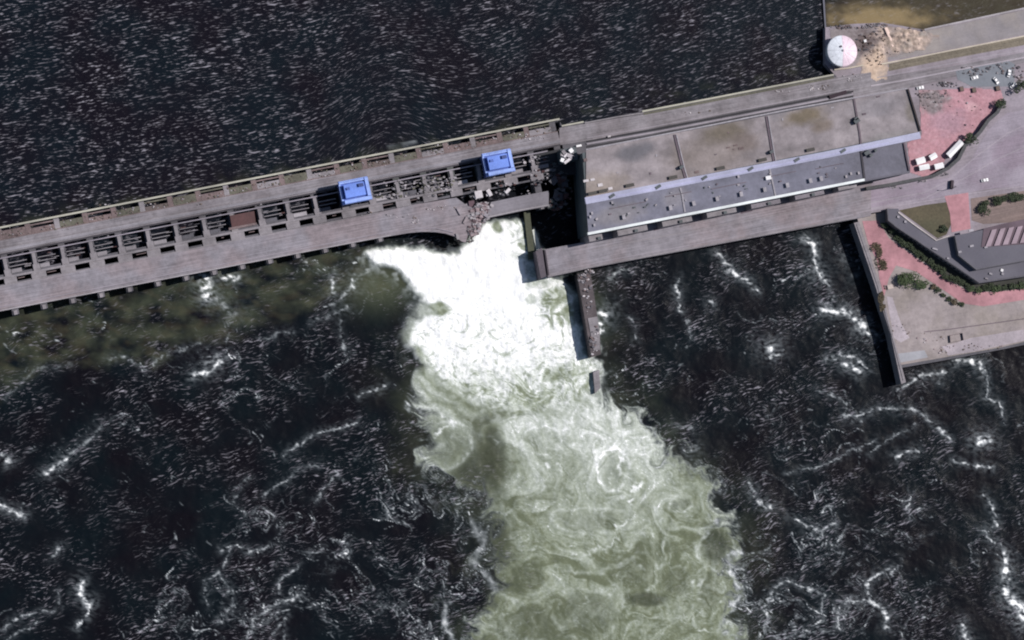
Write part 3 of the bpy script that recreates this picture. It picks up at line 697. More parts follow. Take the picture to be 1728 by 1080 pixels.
for k_, (x, y, w, h_, lab) in enumerate([(808, 328, 4.4, 4.4, 'large white block left of its pair at the head of the breach'), (826, 325, 2.2, 4.2, 'narrow white block right of its pair at the head of the breach'), (857, 322, 3.6, 1.8, 'long white slab lying on the bays below the second crane')]):
    V, F = [], []
    c = U(x, y, 13.2); obox_vf(c, w, h_, 11.4, 13.2, .2+k_*.3, V, F)
    obox_vf((c[0]-w*.3, c[1]-h_*.3), w*.6, h_*.5, 11.3, 12.5, .7+k_, V, F)
    tag(mk('concrete_block', V, F, whitish), lab, 'concrete block', 'white blocks at the breach')
# tilted slab hanging at the breach
V, F = prism_vf([U(790, 340, 11), U(800, 338, 11), U(806, 372, 11), U(796, 376, 11)], 7.5, [12.4, 11.2, 8.4, 10.2])
tag(mk('fallen_chunk', V, F, surf('slab_dark', (.10, .06, .075))), 'dark maroon slab tilted down at the torn road end', 'slab')
V, F = prism_vf([U(806, 352, 11), U(812, 350, 11), U(812, 384, 9), U(806, 388, 9)], 6.5, [12.2, 12.2, 9.0, 9.0])
tag(mk('fallen_chunk', V, F, rust_lt), 'narrow pale slab tilted beside the dark one at the breach', 'slab')

for k_, (x, y, w, h_, a_, dz, m, lab) in enumerate([
 (784, 352, 9, 4.5, .5, -2.2, 'asphalt', 'large tilted road slab at the torn edge, uppermost of the broken slabs'),
 (792, 376, 7, 4.0, -.5, -3.4, 'asphalt', 'tilted road slab sagging toward the torrent, middle of the broken slabs'),
 (778, 398, 6, 3.4, .2, -3.0, 'concrete', 'small tilted slab at the lower tip of the torn road'),
 (822, 358, 6, 4, 1.0, -2.0, 'asphalt', 'tilted slab leaning on the deck fragment right of the breach'),
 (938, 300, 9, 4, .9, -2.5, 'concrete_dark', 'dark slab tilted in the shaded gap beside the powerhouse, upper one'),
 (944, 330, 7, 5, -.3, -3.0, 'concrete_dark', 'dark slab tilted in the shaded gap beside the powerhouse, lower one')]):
    c = U(x, y, 12); ca, sa = math.cos(a_), math.sin(a_)
    P4 = [(-w/2, -h_/2), (w*.1, -h_*.62), (w/2, -h_*.3), (w*.42, h_/2), (-w*.1, h_*.4), (-w/2, h_*.55)]
    tp = [12.9+dz*(q[0]/w+.5) for q in P4]
    V = [(c[0]+p*ca-q*sa, c[1]+p*sa+q*ca, z_-.9) for (p, q), z_ in zip(P4, tp)]+[(c[0]+p*ca-q*sa, c[1]+p*sa+q*ca, z_) for (p, q), z_ in zip(P4, tp)]
    F = [(5, 4, 3, 2, 1, 0), (6, 7, 8, 9, 10, 11)]+[(i, (i+1) % 6, 6+(i+1) % 6, 6+i) for i in range(6)]
    tag(mk('concrete_chunk', V, F, _mats[m]), lab, 'slab', 'broken slabs along the breach')
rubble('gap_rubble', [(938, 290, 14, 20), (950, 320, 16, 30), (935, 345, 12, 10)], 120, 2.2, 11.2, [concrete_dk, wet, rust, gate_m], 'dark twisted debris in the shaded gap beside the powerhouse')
# ------------------------------------------------------------------ cranes
def make_crane(c, ang):
    t = thing('gantry_crane', '', 'crane', (c[0], c[1], 12.3))
    def P(name, x0, x1, y0, y1, z0, z1, mat, par=t):
        V, F = prism_vf([(x0, y0), (x1, y0), (x1, y1), (x0, y1)], z0, z1)
        me = mk(name, [(x+c[0], y+c[1], z+12.3) for x, y, z in V], F, mat, par); return me
    lx, ly = 8.2, 5.6
    for sx in (-1, 1):
        for sy in (-1, 1):
            lg = P('leg', sx*(lx-.9)-.6, sx*(lx-.9)+.6, sy*ly-.6, sy*ly+.6, 1.0, 11.2, blue_dk)
            P('wheel_truck', sx*(lx-.9)-1.6, sx*(lx-.9)+1.6, sy*ly-.7, sy*ly+.7, 0.0, 1.0, tyre, lg)
    for sy in (-1, 1): P('sill_beam', -lx+.9, lx-.9, sy*ly-.35, sy*ly+.35, 1.6, 2.6, blue_dk)
    for sx in (-1, 1): P('end_frame', sx*lx-.25, sx*lx+.25, -ly, ly, 6.0, 11.2, blue_dk)
    P('platform', -lx-.5, lx+.6, -ly-1.0, ly+1.6, 11.2, 12.2, blue)
    P('machinery_house', -lx+1.8, lx-2.6, -ly+2.2, ly-1.2, 12.2, 15.3, surf('mid_blue_paint', (.16, .28, .78), rough=.4))
    P('main_girder', -lx+.8, lx+.5, -ly-1.0, -ly+1.2, 12.202, 14.4, blue_lt)
    P('rear_girder', -lx-.2, lx-.2, ly-.2, ly+1.4, 12.202, 13.2, blue_lt)
    h_ = P('hoist_cabin', lx-6.2, lx-3.2, ly-4.0, ly-2.0, 15.302, 16.4, blue_dk)
    P('winch', -lx+3.0, -lx+5.0, ly-4.5, ly-3.0, 15.302, 16.0, blue)
    for sy in (-1.0, 1): P('handrail', -lx-.4, lx+.5, sy*(ly+.8)-.05, sy*(ly+.8)+.05, 13.2 if sy > 0 else 14.4, 14.0 if sy > 0 else 15.1, blue)
    P('side_walkway', -lx-.5, -lx+.6, -ly-1, ly+1.2, 12.203, 12.9, blue_lt); P('side_girder', lx-1.5, lx+.5, -ly+1.5, ly+1.2, 12.203, 13.6, blue_lt)
    t.rotation_euler = (0, 0, ang)
    return t
ang = math.atan2(AX.y, AX.x)
cr1 = make_crane(U(594, 327, 12.3), ang); cr1['label'] = 'blue gantry crane on the dam rails, left one farther from the powerhouse'; cr1['group'] = 'blue gantry cranes on the dam'
cr2 = copy_tree(cr1); x_, y_ = U(834, 280, 12.3); cr2.location = (x_, y_, 12.3); cr2['label'] = 'blue gantry crane on the dam rails, right one near the powerhouse'

# ------------------------------------------------------------------ piers and walls in the river
bp_ = thing('breach_pier', 'mossy low pier standing at the right side of the torrent', 'pier', (*U(890, 400, 2), 0))
pprism('low_pier', [(884, 358), (894, 356), (903, 436), (893, 438)], -4, 3.0, moss, bp_)
pprism('bright_slab', [(898, 388), (903, 386), (912, 418), (912, 432), (907, 432)], -3, 2.4, surf('bleached_concrete', (.62, .64, .58), small=.3), bp_)
pprism('high_pier', [(904, 424), (915, 418), (922, 466), (913, 470)], -4, 11.6, surf('pier_dark', (.12, .10, .12), small=.3), bp_)
gw = thing('guide_wall', 'long grey divider wall running from the powerhouse down beside the torrent', 'wall', (*U(995, 530, 5), 0))
pprism('wall_body', [(974, 462), (996, 460), (1003, 500), (1012, 560), (1014, 598), (998, 603)], -4, 8.2, surf('divider_concrete', (.085, .07, .075), small=.4, big=.4, grain=.5), gw)
pprism('coping', [(992, 537), (1008, 534), (1012, 560), (1012.5, 590), (1002, 592)], 8.203, 8.5, concrete, gw)
pprism('broken_end', [(1001, 628), (1011, 624), (1013, 655), (1004, 664)], -4, 2.3, concrete, gw)
rubble('wall_rubble', [(984, 470, 9, 8), (994, 459, 8, 4), (992, 500, 7, 34), (1003, 575, 8, 26)], 170, 1.5, 8.2, [concrete, concrete_dk, concrete_dk, rust_lt, whitish], 'pale debris on the head of the divider wall')

# ------------------------------------------------------------------ POWERHOUSE
ph = thing('powerhouse', 'long hydroelectric powerhouse with a brown stained roof and a blue-grey roof', 'power station', (*U(1250, 300, 12), 12))
ZR = 31.0
fp = [(983, 258), (1532, 151), (1554, 225), (1525, 236), (1535, 290), (1459, 304.5), (993, 395)]
pprism('walls', fp, 2, ZR-.4, surf('west_wall', (.075, .095, .105), rough=.7, big=.3, small=.2), ph, zr=ZR)
def stained_roof(name, quad, z, cols, parent, mat, n=90, m=24):
    A, B, D_, E = [Vector(U(*q, z)) for q in quad]     # A top-left, B top-right, D_ bottom-right, E bottom-left
    V, F, Cc = [], [], []
    for j in range(m+1):
        for i in range(n+1):
            a = A.lerp(B, i/n); b = E.lerp(D_, i/n); p = a.lerp(b, j/m)
            V.append((p.x, p.y, z)); 
    for j in range(m):
        for i in range(n):
            q = j*(n+1)+i; F.append((q, q+1, q+n+2, q+n+1))
    X = np.array([v[0] for v in V]); Y = np.array([v[1] for v in V]); px, py = PX(X, Y, z)
    col = cols(px, py)
    v0 = root_loc(parent)
    o = mk(name, V, F, mat, parent)
    a = o.data.attributes.new('stain', 'FLOAT_COLOR', 'POINT')
    a.data.foreach_set('color', np.concatenate([col, np.ones((len(px), 1))], 1).astype(np.float32).ravel())
    return o
def blob(px, py, cx, cy, rx, ry, seed=0, rag=.35):
    q = np.hypot((px-cx)/rx, (py-cy+(px-cx)*.19)/ry)+rag*fbm(px/18, py/14, 4, seed)
    return sst(1.15, .35, q)
def roof_cols(px, py):
    base = np.array([.24, .212, .222])[None]*(1+.7*fbm(px/45, py/30, 3, 5)[:, None])
    c = base.copy()
    def mixin(m, col): 
        nonlocal c
        c = c*(1-m[:, None])+np.array(col)[None]*m[:, None]
    mixin(.45*blob(px, py, 1010, 315, 60, 30, 3), (.27, .22, .165))
    mixin(.5*blob(px, py, 1200, 258, 90, 50, 6), (.18, .145, .12))
    mixin(.95*blob(px, py, 1072, 256, 44, 19, 1), (.125, .12, .135))
    mixin(.9*blob(px, py, 1222, 222, 46, 22, 2), (.115, .095, .072))
    mixin(.55*blob(px, py, 1255, 240, 30, 22, 8), (.12, .09, .075))
    mixin(.5*blob(px, py, 1315, 195, 26, 12, 9), (.14, .135, .15))
    mixin(.9*blob(px, py, 1358, 196, 46, 18, 4), (.14, .11, .07))
    mixin(.6*blob(px, py, 1388, 212, 24, 14, 7), (.13, .095, .06))
    mixin(.5*blob(px, py, 1480, 180, 50, 24, 10), (.19, .18, .20))
    mixin(.5*blob(px, py, 1538, 185, 12, 28, 12), (.11, .095, .06))
    mixin(.35*blob(px, py, 1500, 232, 50, 12, 13), (.16, .17, .16))
    return np.clip(c, .02, 1)
m_st = surf('brown_roof', (.2, .16, .17), attr=True, big=.16, small=.22, grain=.5)
m_st2 = surf('blue_roof', (.13, .14, .18), attr=True, big=.14, small=.2, grain=.5)
stained_roof('upper_roof', [(989, 253), (1532, 150.5), (1554, 222), (989, 334)], ZR, roof_cols, ph, m_st)
def roof2_cols(px, py):
    c = np.array([.16, .16, .205])[None]*(1+.35*fbm(px/40, py/22, 3, 15)[:, None])
    def mixin(m, col):
        nonlocal c
        c = c*(1-m[:, None])+np.array(col)[None]*m[:, None]
    mixin(.7*blob(px, py, 1045, 362, 52, 22, 21), (.21, .195, .205))
    mixin(.5*blob(px, py, 1140, 335, 28, 20, 22), (.26, .24, .255))
    mixin(.6*sst(1380, 1465, px), (.105, .10, .12))
    return np.clip(c, .02, 1)
stained_roof('lower_roof', [(989, 340), (1527, 236), (1536, 290), (993, 396)], ZR+.5, roof2_cols, ph, m_st2)
def roofstrip(name, pts, w, z0, z1, mat): return pathstrip(name, pts, w, z0, z1, mat, ph)
roofstrip('ridge_band', [(988, 339), (1200, 298.5), (1400, 260), (1553, 228)], 4.0, ZR-.2, ZR+1.6, lavender)
roofstrip('ridge_line', [(1040, 331), (1200, 300.5), (1400, 261.5), (1500, 241)], .8, ZR+1.602, ZR+1.8, surf('pale_lavender', (.42, .42, .6)))
roofstrip('parapet', [(989, 252.5), (1200, 211), (1340, 183), (1531, 149)], .8, ZR-.2, ZR+.9, joint_lt)
roofstrip('parapet', [(1532.5, 150), (1543, 185), (1553.5, 221)], .9, ZR-.2, ZR+1.1, surf('dark_parapet', (.045, .035, .035)))
roofstrip('eave', [(992, 394.5), (1459, 303.2)], 1.5, ZR-.6, ZR+1.4, eave_m)
roofstrip('eave_grey', [(1459.5, 305), (1500, 297), (1535, 290.5)], 1.0, ZR-.6, ZR+1.0, roof_dark)
roofstrip('parapet', [(1526, 241), (1530, 265), (1535, 288)], 1.0, ZR-.2, ZR+1.4, joint)
for P_ in ([(1138, 227), (1152, 284), (1157, 301)], [(1293, 196), (1303, 257), (1306, 272)]):
    roofstrip('roof_joint', P_, 1.1, ZR+.01, ZR+.45, joint)
    roofstrip('joint_capping', [(a+3.5, b) for a, b in P_], .6, ZR+.01, ZR+.5, joint_lt)
roofstrip('roof_joint', [(1441, 166), (1451, 225), (1453, 245)], 1.1, ZR+.01, ZR+.5, joint)
roofstrip('roof_joint', [(1453, 253), (1459, 301)], 1.2, ZR+.51, ZR+1.0, surf('dark_joint', (.05, .045, .055)))
roofstrip('roof_joint', [(1148, 317), (1151, 328), (1156, 358)], .9, ZR+.51, ZR+.9, joint_lt)
roofstrip('roof_joint', [(1299, 285), (1309, 331)], .9, ZR+.51, ZR+.9, joint_lt)
obox('roof_hatch', U(1297, 300, ZR+2), 3.2, 2.2, ZR+.51, ZR+2, ang, white, ph)
xv = [1052.8, 1131.7, 1171, 1210.5, 1251, 1290.8, 1329, 1368, 1386]
for i, x in enumerate(xv):
    c = U(x, line(x)+(366-179.5)-.0*x, ZR+2)
    v = obox('roof_vent', c, 1.5, 2.3, ZR+.51, ZR+1.9, ang, concrete_lt if i not in (7, 8) else white, ph)
    obox('vent_cap', c, 1.9, 2.7, ZR+1.902, ZR+2.1, ang, joint_lt, v)
for x, y in ((1033, 342), (1246, 298), (1428, 298), (1436, 293), (1449, 292), (1003, 380), (999, 360), (996, 366)):
    c = U(x, y, ZR+1.2); obox('small_vent', c, 1.1, 1.6, ZR+.51, ZR+1.5, ang, random.choice([joint_lt, concrete_lt]), ph)
for k_ in range(6):                                        # openings in and beside the ridge band
    x = 1033+78*k_; y = 330.5-15.2*k_
    obox('ridge_hatch', U(x, y, ZR+2.1), 3.6, 1.6, ZR+1.603, ZR+2.1, ang+.35, wall_dk, ph)
for x, y in ((1063, 312.5), (1136, 299), (1216, 283.5), (1287, 269.5), (1000, 326), (1018, 322), (1368, 252.5)):
    obox('roof_fan', U(x, y, ZR+1.3), 5.2, 1.9, ZR+.01, ZR+1.3, ang, surf('fan_grey', (.07, .065, .06)), ph)
for x, y, s_ in ((1463, 258, 2.2), (1446, 204, 2.4), (1150, 282, 1.6), (1302, 256, 1.6), (1470, 262, 1.4), (1478, 254, 1.2), (1445, 200, 1.6)):
    obox('roof_unit', U(x, y, ZR+2), s_*1.5, s_, ZR+.01, ZR+2.4, ang+.4, wall_dk, ph)
for x, y in ((989, 305), (1000, 303), (1013, 312), (1030, 318), (988, 270)):
    obox('roof_patch', U(x, y, ZR+.4), random.uniform(2, 4), random.uniform(1, 2), ZR+.01, ZR+.4, ang, random.choice([whitish, rust_lt]), ph)
for k_ in range(34):
    f_ = random.random(); x = 1000+f_*440; y = line(x)+random.choice([random.uniform(160, 184), random.uniform(176, 186)])
    obox('roof_unit', U(x, y, ZR+1.2), random.uniform(.6, 1.6), random.uniform(.5, 1.2), ZR+.51, ZR+random.uniform(.9, 1.5), ang+random.choice([0, .5]), random.choice([joint_lt, wall_dk, joint, concrete_lt]), ph)
for k_ in range(5): obox('roof_pipe', U(1060+k_*85, line(1060+k_*85)+168-2*(k_ % 2), ZR+.9), random.uniform(14, 24), .35, ZR+.51, ZR+.9, ang, joint, ph)
for k_ in range(16):
    x = random.uniform(998, 1525); y = line(x)+random.uniform(72, 138)-(x-998)*.012
    obox('roof_patch', U(x, y, ZR+.3), random.uniform(.8, 3.2), random.uniform(.6, 1.6), ZR+.01, ZR+.25, ang, random.choice([joint, concrete, rust_lt, joint_lt]), ph)
# annexes along the downstream facade, dark gaps between them
tE = ST(992, 394.5, ZR)[1]; sE0 = ST(992, 394.5, ZR)[0]; sE1 = ST(1459, 303.2, ZR)[0]
pitch2 = 78*MPP/math.cos(math.radians(11)); gap = 26*MPP
s_ = sE0-6.0
first = True
for k_ in range(6):
    a = sE0+(1033-992)*MPP*1.02+pitch2*k_          # gap centre
    s1 = a-gap/2
    if first: s0b = sE0+1.5; first = False
    an = box('annex', s0b, s1, tE+.2, tE+4.4, 2, 23.5, concrete, ph)
    box('annex_roof', s0b+.2, s1-.2, tE+.4, tE+4.3, 23.503, 23.9, random.choice([surf('annex_mauve', (.20, .18, .205), small=.3), concrete]), an)
    box('annex_vent', (s0b+s1)/2+1, (s0b+s1)/2+3, tE+2.6, tE+4.2, 23.903, 25.0, wall_dk, an)
    s0b = a+gap/2
box('annex', s0b, sE1-3, tE+.2, tE+4.2, 2, 23.5, concrete, ph)
s0, s1 = sE0+3, sE1-3
nwin = 40
for k_ in range(0, nwin):
    a = s0+(s1-s0)*k_/nwin
    w = box('window', a+.6, a+2.3, tE+.02, tE+.14, 26, 29.2, glass, ph)
    w.name = 'window'
# rooftop rubble on the NW corner tower
st = thing('stair_tower', 'ruined stair tower with whitish rubble on top at the powerhouse corner', 'tower', (*U(955, 262, 22), 12))
pprism('tower_walls', [(946, 252), (972, 247), (977, 268), (951, 274)], 9, 23, wall_dk, st, zr=24)
for x, y, w, h_, z, m in ((955, 262, 3, 1.3, 24.6, whitish), (964, 254, 2.4, 2.4, 25.2, white), (958, 271, 5.0, 1.6, 24.4, whitish), (949, 270, 2.2, 2.0, 24.0, white), (962, 263, 2.2, 3.4, 24.8, concrete_lt), (952, 257, 2, 3, 24.0, concrete)):
    obox('broken_slab', U(x, y, z), w, h_, 22.8, z, random.uniform(0, 1.5), m, st)
rubble('tower_rubble', [(957, 262, 12, 10)], 70, 1.2, 23.0, [whitish, wall_dk, concrete], 'whitish rubble heaped on the ruined corner tower')
tag(obox('white_box', U(977, 246, 13), 3.2, 1.2, 12, 13.2, ang, white), 'small white box beside the road at the powerhouse corner', 'box')
tag(obox('white_box', U(1028, 230, 13), 1.8, 1.0, 12, 13.0, ang, whitish), 'tiny pale box on the upstream road north of the brown roof', 'box')

# upstream road beside the powerhouse and its water edge
nr = thing('intake_deck', 'concrete intake deck carrying the upstream road along the powerhouse', 'deck', (*U(1200, 190, 12), 0))
pprism('deck_slab', [(945, 205), (950, 213), (986, 206), (1084, 188), (1407, 125), (1440, 118), (1448, 170), (1000, 268), (950, 250)], -4, 11.62, concrete_dk, nr, zr=12)
pprism('road_deck', [(944, 216), (1084, 193), (1407, 131), (1470, 122), (1470, 146), (1340, 170), (1000, 236), (944, 245)], 11.65, 12.02, asphalt_n, nr)
pathstrip('parapet', [(948, 212.5), (985, 205.5)], .9, 11.7, 12.9, cream, nr)
pathstrip('parapet', [(987, 207.5), (1040, 197.5), (1086, 190.5)], .7, 11.7, 12.5, concrete, nr)
pathstrip('parapet', [(1084, 188), (1200, 166), (1340, 139), (1407, 126)], 1.0, 11.7, 12.9, cream, nr)
pathstrip('gutter', [(1086, 192.5), (1200, 170.5), (1340, 143.5), (1407, 130.5)], 1.3, 12.023, 12.1, olive_cover, nr)
pathstrip('kerb', [(990, 233), (1100, 214), (1340, 168.5), (1440, 149)], .5, 12.023, 12.3, steel_beam, nr)
pathstrip('cable_channel', [(990, 238.5), (1100, 219.5), (1340, 173.5), (1440, 154)], 1.1, 11.75, 11.85, surf('channel_dark', (.03, .028, .035)), nr)
pathstrip('kerb', [(990, 243), (1100, 224), (1340, 178), (1440, 159)], 1.0, 11.75, 12.2, steel_beam, nr)
pathstrip('cable_channel', [(990, 248), (1100, 229), (1340, 182), (1440, 163)], .9, 11.75, 11.86, surf('channel_dark', (0, 0, 0)), nr)
V, F = [], []
pprism('dark_hatch', [(1399, 161), (1428, 152), (1429, 158), (1401, 167)], 12.023, 13.0, surf('hatch_dark', (.035, .02, .03)), nr)
rubble('intake_litter', [(1320, 154, 12, 2), (1368, 148, 5, 5), (1390, 148, 12, 5), (1440, 132, 20, 7), (1180, 190, 60, 4)], 80, .9, 12.0, [concrete_lt, whitish, soil], 'pale litter along the road north of the powerhouse')

# downstream road beside the powerhouse
dr = thing('tailrace_deck', 'broad concrete deck with a road between powerhouse and tailrace', 'deck', (*U(1200, 400, 12), 0))
pprism('deck_slab', [(918, 421), (1000, 406), (1000, 395), (1470, 300), (1470, 364), (1440, 370), (1100, 433), (995, 452.5), (925, 468)], 7.5, 12.0, asphalt, dr)
pprism('draft_wall', [(985, 395), (1470, 300), (1470, 355), (990, 440)], -4, 7.49, wet, dr, zr=8)
pathstrip('parapet', [(925, 466), (995, 451), (1100, 431.5), (1440, 368.2)], .6, 12.003, 13.0, concrete, dr)
pathstrip('lane_line', [(1000, 444.5), (1100, 425.5), (1440, 362.2)], .35, 12.003, 12.03, steel_beam, dr)
pathstrip('kerb', [(1000, 421), (1100, 402.5), (1450, 337)], .4, 12.003, 12.2, concrete, dr)
pathstrip('kerb', [(919.5, 422), (926, 466)], .9, 12.003, 12.5, surf('kerb_dark', (.05, .04, .05)), dr)
for k_, x in enumerate((1028, 1103, 1187, 1250)):
    pprism('pavement_patch', [(x, line(x)+216-1), (x+20, line(x+20)+215), (x+20, line(x+20)+219), (x, line(x)+220)], 12.003, 12.02+.001*k_, random.choice([concrete, joint]), dr)

# ------------------------------------------------------------------ RIGHT BANK: ground and yard
ground = pprism('ground', [(1407, 124), (1393, 108), (1393, 46), (1440, 40), (1490, 38), (1560, 50), (1640, 33), (1728, 14), (2400, -130), (9000, -900), (9000, 1200), (2400, 340), (1728, 464), (1650, 476), (1514, 383), (1500, 368), (1497, 355), (1455, 362), (1440, 330), (1440, 160)], -4, 11.7, ground_m, None, zr=12)
tag(ground, None, None, None, 'structure'); ground['label'] = 'mauve grey asphalt ground of the right bank'
yard = pprism('quay_yard', [(1446, 366), (1530, 350), (1640, 440), (1740, 440), (2400, 300), (2400, 440), (1728, 579), (1690, 588), (1600, 605), (1519, 618)], -4, 9.3, yard_m, None, zr=9.3)
tag(yard, None, None, None, 'structure'); yard['label'] = 'beige dirt yard on the quay'
ZG = 11.7
def sheet(name, pxs, z, dz, mat, label, th=.02):
    o = pprism(name, pxs, z+.001+dz-th+.02, z+dz+.02, mat, None, zr=z+dz)
    tag(o, label, None, None, 'structure'); return o
sheet('road', [(1445, 305), (1530, 292), (1580, 303), (1600, 300), (1640, 268), (1668, 218), (1700, 190), (1728, 186), (1900, 150), (1900, 290), (1728, 313), (1660, 320), (1560, 338), (1440, 362)], ZG, .05, surf('road_mauve', (.285, .25, .295), streak=.16, big=.22, small=.16, tint=(.24, .195, .24)), 'wide mauve asphalt yard road right of the powerhouse')
for k_, pts in enumerate(([(1470, 352), (1560, 335), (1620, 305), (1680, 270), (1728, 248), (1800, 220)], [(1470, 342), (1560, 325), (1600, 305), (1650, 262), (1700, 225), (1728, 212)], [(1450, 357), (1570, 338), (1640, 326), (1728, 314)])):
    o = pathstrip('tyre_track', pts, .7, ZG+.071, ZG+.08+.002*k_, surf('track_pale', (.33, .29, .33), small=.2)); tag(o, None, None, None, 'structure')
sheet('road', [(1500, 128), (1600, 113), (1728, 88), (1900, 52), (1900, 70), (1728, 106), (1600, 132), (1540, 148), (1440, 162), (1440, 140)], ZG, .05, asphalt_n, 'grey road continuing along the reservoir bank')
for pts, w, m in (([(1440, 150), (1540, 133), (1600, 121), (1728, 97), (1800, 82)], .8, surf('track_light', (.40, .36, .40))), ([(1480, 131), (1600, 108), (1728, 84)], .5, steel_beam)):
    tag(pathstrip('kerb_line', pts, w, ZG+.071, ZG+.16, m), None, None, None, 'structure')
sheet('terrace', [(1556, 53), (1640, 36), (1728, 17), (1900, -20), (1900, 25), (1728, 58), (1640, 76), (1500, 102), (1500, 92)], ZG, .05, shore_m, 'grey stone terrace above the reservoir bank')
sheet('verge', [(1500, 108), (1600, 87), (1728, 62), (1900, 28), (1900, 40), (1728, 76), (1600, 100), (1500, 120)], ZG, .05, surf('olive_verge', (.17, .145, .11), small=.4, streak=.3), 'olive strip of dry verge below the terrace')
tag(pathstrip('retaining_wall', [(1488, 108), (1530, 100), (1600, 86), (1728, 61), (1900, 27)], .9, ZG, ZG+1.0, surf('cream_stone', (.5, .44, .36))), 'long low cream wall edging the terrace at the upper right', 'wall')
tag(pathstrip('retaining_wall', [(1408, 117.5), (1430, 115), (1457, 110)], .8, ZG, ZG+.9, surf('cream_stone', (0, 0, 0))), 'short cream wall just below the round tank', 'wall')
tag(pathstrip('shore_wall', [(1560, 50), (1640, 33), (1728, 14), (1900, -22)], 1.0, 6, ZG+.6, concrete_lt), 'pale stone wall along the olive water at the top right', 'wall')
def stain_sheet(name, box_, z, colf, maskf, label, step=1.6, hf=None, mat=None, kind='structure'):
    gx = np.arange(box_[0], box_[2]+step, step); gy = np.arange(box_[1], box_[3]+step, step)
    x, y = np.meshgrid(gx, gy, indexing='ij'); m = maskf(x, y) > 0
    zz = z+(hf(x, y) if hf else 0*x)
    n, k_ = x.shape; V = []
    for a, b, c in zip(x.ravel(), y.ravel(), zz.ravel()): V.append((*U(a, b, z), float(c)))
    F = [(i*k_+j, (i+1)*k_+j, (i+1)*k_+j+1, i*k_+j+1) for i in range(n-1) for j in range(k_-1) if m[i, j] and m[i+1, j] and m[i, j+1] and m[i+1, j+1]]
    o = mk(name, V, F, mat or m_bank, None, smooth=True)
    col = colf(x.ravel(), y.ravel())
    a = o.data.attributes.new('stain', 'FLOAT_COLOR', 'POINT'); a.data.foreach_set('color', np.concatenate([col, np.ones((len(V), 1))], 1).astype(np.float32).ravel())
    bm = bmesh.new(); bm.from_mesh(o.data); bmesh.ops.delete(bm, geom=[v for v in bm.verts if not v.link_faces], context='VERTS'); bm.to_mesh(o.data); bm.free()
    return tag(o, label, None, None, kind)
m_bank = surf('bank_soil', (.2, .16, .17), attr=True, big=.12, small=.3, grain=.6)
def lerp_cols(px, py, base, items):
    c = np.array(base)[None]*np.ones((len(px), 1))
    for m, col in items: c = c*(1-m[:, None])+np.array(col)[None]*m[:, None]
    return np.clip(c, .01, 1)
def bank_cols(px, py):
    f = fbm(px/9, py/7, 4, 601); f2 = fbm(px/22, py/16, 3, 605)
    sandm = np.clip(sst(1.25, .35, np.hypot((px-1522)/58, (py-66)/34)+.8*f2), 0, 1)
    s2 = np.clip(sst(1.3, .4, np.hypot((px-1476)/26, (py-112)/30)+.7*f2), 0, 1)
    dk = sst(1.2, .4, np.hypot((px-1458)/26, (py-70)/24)+.9*f)
    return lerp_cols(px, py, (.22, .19, .195), [(.9*sandm, (.40, .31, .255)), (.85*sst(.1, .4, f)*sandm, (.58, .45, .385)), (.6*sst(.1, .4, -f)*sandm, (.20, .155, .12)), (.95*s2, (.55, .42, .32)), (.5*sst(.05, .35, -f)*s2, (.36, .25, .19)), (.75*dk, (.085, .06, .06)), (.5*sst(1500, 1560, px)*sst(.0, .3, f2), (.30, .28, .25))])
stain_sheet('bank_ground', (1398, 40, 1600, 140), ZG+.10, bank_cols,
            lambda x, y: np.where(-sd_poly([(1400, 48), (1490, 42), (1560, 53), (1590, 60), (1560, 84), (1500, 98), (1500, 134), (1454, 138), (1452, 112), (1402, 116)], x+5*fbm(x/9, y/9, 3, 611), y+4*fbm(x/9+4, y/9, 3, 613), ) > 0, 1, -1),
            'sandy trampled ground beside the round tank', hf=lambda x, y: np.clip(2.2*np.exp(-(((x-1525)/32)**2+((y-64)/18)**2))*(1+1.3*fbm(x/8, y/7, 4, 621)), 0, 5)+.9*np.exp(-(((x-1480)/16)**2+((y-86)/12)**2))*(1+1.2*fbm(x/7, y/6, 3, 623)))
rubble('sand_heap', [(1522, 65, 34, 20), (1500, 75, 24, 18), (1475, 98, 18, 12), (1535, 55, 30, 8)], 110, 1.0, ZG+.9, [surf('sand_pale', (.60, .47, .41)), surf('sand_dark', (.22, .165, .13)), surf('sand_mid', (.42, .33, .28))], 'broken tan stone on the sandy ground beside the round tank', hmax=.4)
rubble('dark_rubble', [(1455, 72, 12, 14), (1466, 80, 10, 10), (1480, 60, 14, 8)], 110, 1.5, ZG+.05, [surf('brown_dark', (.07, .045, .04)), soil, concrete_dk, rust_lt], 'dark brown debris right of the round tank')
rubble('bank_stones', [(1430, 46, 34, 4), (1480, 44, 20, 5)], 120, 1.3, ZG, [concrete, concrete_dk, rust_lt], 'grey stones edging the bank above the round tank')
tag(obox('white_box', U(1460, 69, 13), 1.6, 1.6, ZG, 13.2, .3, white), 'tiny bright white box right of the round tank', 'box')
V, F = prism_vf([U(1492, 47, 13), U(1497, 46, 13), U(1512, 76, 13), U(1506, 79, 13)], ZG, [13.4, 13.2, 12.6, 12.8])
tag(mk('pale_beam', V, F, surf('pale_beam_m', (.72, .55, .48))), 'pale pinkish beam lying across the sand heap', 'beam')

